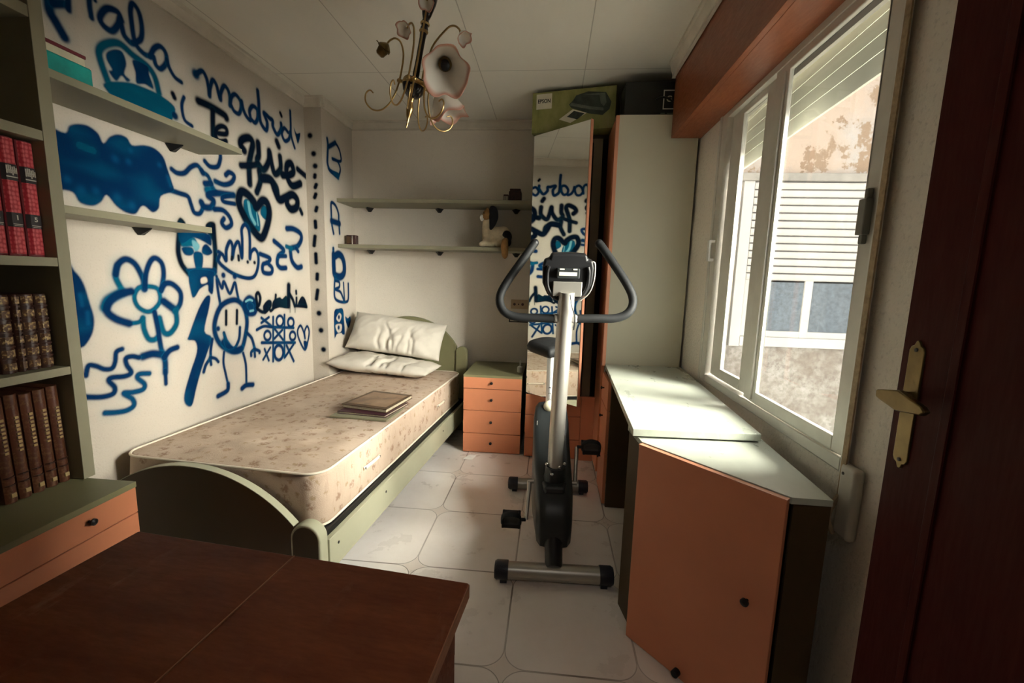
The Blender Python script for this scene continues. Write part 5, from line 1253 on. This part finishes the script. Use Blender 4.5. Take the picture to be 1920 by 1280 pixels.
# ================================================================ CHANDELIER
HUB = Vector((-0.604, 1.90, 2.030)); TOP = Vector((-0.520, 1.90, CEIL - 0.005)); AX = (TOP - HUB).normalized()
t = thing('chandelier', 'tilted brass chandelier with a black turned stem and two frilled pink-rimmed glass shades', 'chandelier', tuple(TOP))
P_ = lambda prof: [(r, h) for r, h in prof]
HL = (TOP - HUB).length
b = MB(); b.lathe([(0.012, 0.02), (0.014, 0.05), (0.012, 0.09), (0.0125, 0.19), (0.016, 0.225), (0.012, 0.235), (0.017, 0.245), (0.012, 0.258), (0.018, 0.275), (0.030, 0.325), (0.032, 0.35), (0.022, 0.365), (0.018, 0.39), (0.010, HL - 0.02)], HUB, AX, 24); st = b.build('stem', 'lamp_black', t, True, smooth=50)
b = MB(); b.lathe([(0.0135, 0.207), (0.0185, 0.212), (0.0185, 0.217), (0.0135, 0.222)], HUB, AX, 24); b.lathe([(0.0185, 0.240), (0.0195, 0.243), (0.0185, 0.247)], HUB, AX, 24); b.build('ring', 'brass', st, True)
b = MB(); b.lathe([(0.05, HL - 0.03), (0.055, HL - 0.015), (0.02, HL - 0.055)][::-1] + [(0.056, HL)], HUB, AX, 28); b.build('ceiling_rose', 'brass', t, True)
b = MB(); b.lathe([(0.010, -0.045), (0.025, -0.040), (0.040, -0.022), (0.047, -0.002), (0.047, 0.004), (0.042, 0.004), (0.046, 0.022), (0.044, 0.026), (0.012, 0.027)], HUB, AX, 28); hb = b.build('hub', 'lamp_black', t, True, smooth=40)
b = MB(); b.lathe([(0.0475, 0.002), (0.049, 0.006), (0.0475, 0.020), (0.0455, 0.022)], HUB, AX, 28, cap=False); b.build('brass_band', 'brass', hb, True, smooth=50)
b = MB(); b.lathe([(0.012, -0.046), (0.009, -0.056), (0.008, -0.064), (0.014, -0.080), (0.015, -0.092), (0.010, -0.115), (0.005, -0.130), (0.006, -0.136), (0.003, -0.144), (0.004, -0.150), (0.001, -0.166)], HUB, AX, 18); b.build('finial', 'brass', t, True, smooth=60)
X_ = Vector((1, 0, -AX.x / AX.z)).normalized(); Y_ = AX.cross(X_)
def radial(a): return X_ * math.cos(a) + Y_ * math.sin(a)
M['petal'] = M['shade']
def ruffled(name, mat, parent, neck, ax, L_, r0, r1, ph=0.0):
    ax = Vector(ax).normalized(); u = ax.orthogonal().normalized(); w = ax.cross(u); vs = []; fs = []; NA, NH = 60, 18; rims = []
    for s_ in (0, 1):
        for j in range(NH + 1):
            f_ = j / NH
            for k in range(NA):
                a = 2 * PI * k / NA
                r = r0 + (r1 - r0) * (0.62 * math.sin(min(1, f_ * 1.25) * PI / 2) + 0.38 * f_ ** 3.2)
                ruf = max(0, (f_ - 0.45) / 0.55) ** 1.7
                r *= 1 + ruf * (0.07 * math.cos(5 * a + ph) + 0.05 * math.cos(3 * a + 2 * ph) + 0.03 * math.sin(8 * a)); h = L_ * (f_ + ruf * (0.09 * math.sin(5 * a + ph + 0.9) + 0.08 * math.sin(2 * a + ph)))
                r -= 0.0022 * s_
                vs.append(Vector(neck) + ax * h + (u * math.cos(a) + w * math.sin(a)) * r); rims.append(float(smst(0.80, 0.98, f_)))
    n1 = (NH + 1) * NA
    for s_ in (0, 1):
        for j in range(NH):
            for k in range(NA):
                q_ = (s_ * n1 + j * NA + k, s_ * n1 + j * NA + (k + 1) % NA, s_ * n1 + (j + 1) * NA + (k + 1) % NA, s_ * n1 + (j + 1) * NA + k); fs.append(q_ if s_ == 0 else q_[::-1])
    for k in range(NA): fs.append((NH * NA + k, NH * NA + (k + 1) % NA, n1 + NH * NA + (k + 1) % NA, n1 + NH * NA + k))
    inv = ROOT[parent].inverted(); me = bpy.data.meshes.new(name); me.from_pydata([inv @ v for v in vs], [], fs)
    at = me.attributes.new('rim', 'FLOAT', 'POINT'); at.data.foreach_set('value', rims)
    return link(name, me, mat, parent, smooth=180)
ARMS = [(184, 'cup', 0, 1), (266, 'leaf', 0.02, 1), (288, 'leaf', 0.13, 1), (331, 'leaf', 0.055, 1.5), (35, 'shade', 0, 1), (85, 'shade2', 0, 1)]
for deg, kind, up_, rs_ in ARMS:
    e = radial(R(deg)); q_ = lambda r, h: HUB + e * r + AX * h
    b = MB(); b.tube([q_(0.036, 0.012), q_(0.060, 0.010)], 0.007, 10); b.ell(q_(0.064, 0.010), (0.010, 0.010, 0.010), 12, 8)
    b.tube([q_(0.064, 0.008), q_(0.062, 0.06), q_(0.066, 0.115 + up_ * 0.6), q_(0.085 * rs_, 0.155 + up_), q_(0.110 * rs_, 0.165 + up_), q_(0.132 * rs_, 0.150 + up_), q_(0.140 * rs_, 0.132 + up_)], 0.0038, 10, smooth=5)
    b.tube([q_(0.064, 0.008), q_(0.070, -0.035), q_(0.088, -0.085), q_(0.118, -0.118), q_(0.155, -0.124), q_(0.186, -0.102), q_(0.192, -0.070), q_(0.178, -0.052), q_(0.162, -0.060)], [0.0036, 0.0036, 0.0035, 0.0034, 0.0033, 0.0034, 0.0032, 0.003, 0.0026], 10, smooth=5)
    arm = b.build('arm', 'brass', t, True, smooth=50)
    tip = q_(0.142 * rs_, 0.128 + up_)
    if kind == 'cup':
        d = (-AX + e * 0.55).normalized(); b = MB(); b.lathe([(0.006, -0.012), (0.014, -0.006), (0.026, 0.006), (0.028, 0.016), (0.022, 0.018), (0.018, 0.040), (0.012, 0.046)], tip, d, 20); cp = b.build('lamp_cup', 'old_brass', arm, True, smooth=40)
        b = MB()
        for k in range(3):
            a = R(120 * k); s_ = d.orthogonal().normalized(); s_ = Matrix.Rotation(a, 3, d) @ s_; b.cyl(tip + d * 0.012 + s_ * 0.024, tip + d * 0.012 + s_ * 0.038, 0.0022, 8)
        b.build('thumbscrew', 'old_brass', cp, True)
    elif kind == 'leaf':
        ruffled('glass_bud', 'petal', arm, tip + AX * 0.008, (-AX * 0.75 + e * 0.8), 0.036, 0.007, 0.030, deg)
    elif kind == 'shade':
        nk = Vector((-0.476, 1.915, 2.125)); b = MB(); b.tube([tip, tip + (nk - tip) * 0.5 + AX * 0.02, nk], 0.006, 8, smooth=4); b.lathe([(0.010, -0.012), (0.026, -0.006), (0.028, 0.012)], nk, (0.22, -0.75, -0.62), 18); cp = b.build('lamp_cup', 'old_brass', arm, True)
        b = MB(); b.lathe([(0.019, 0.0), (0.019, 0.035), (0.016, 0.037)], nk, (0.22, -0.75, -0.62), 18); b.build('bulb_holder', 'black', cp, True)
        ruffled('glass_shade', 'shade', arm, nk, (0.22, -0.75, -0.62), 0.118, 0.027, 0.094, 0.6)
    else:
        nk = Vector((-0.530, 2.06, 2.085)); b = MB(); b.tube([tip, tip + (nk - tip) * 0.5 + AX * 0.015, nk], 0.006, 8, smooth=4); b.lathe([(0.010, -0.012), (0.024, -0.006), (0.027, 0.012)], nk, (0.30, 0.15, -0.95), 18); cp = b.build('lamp_cup', 'old_brass', arm, True)
        ruffled('glass_shade', 'shade', arm, nk, (0.30, 0.15, -0.95), 0.120, 0.026, 0.088, 2.2)

# scrap of paper on the floor
g = MB(); g.add([(-0.57, 2.845, 0.001), (-0.50, 2.835, 0.004), (-0.48, 2.895, 0.012), (-0.54, 2.915, 0.003), (-0.525, 2.875, 0.022)], [(0, 1, 4), (1, 2, 4), (2, 3, 4), (3, 0, 4)])
o = g.build('paper_scrap', 'white', smooth=0); md = o.modifiers.new('thickness', 'SOLIDIFY'); md.thickness = 0.0006
tag(o, 'crumpled white paper scrap on the floor in front of the bedside chest', 'paper')
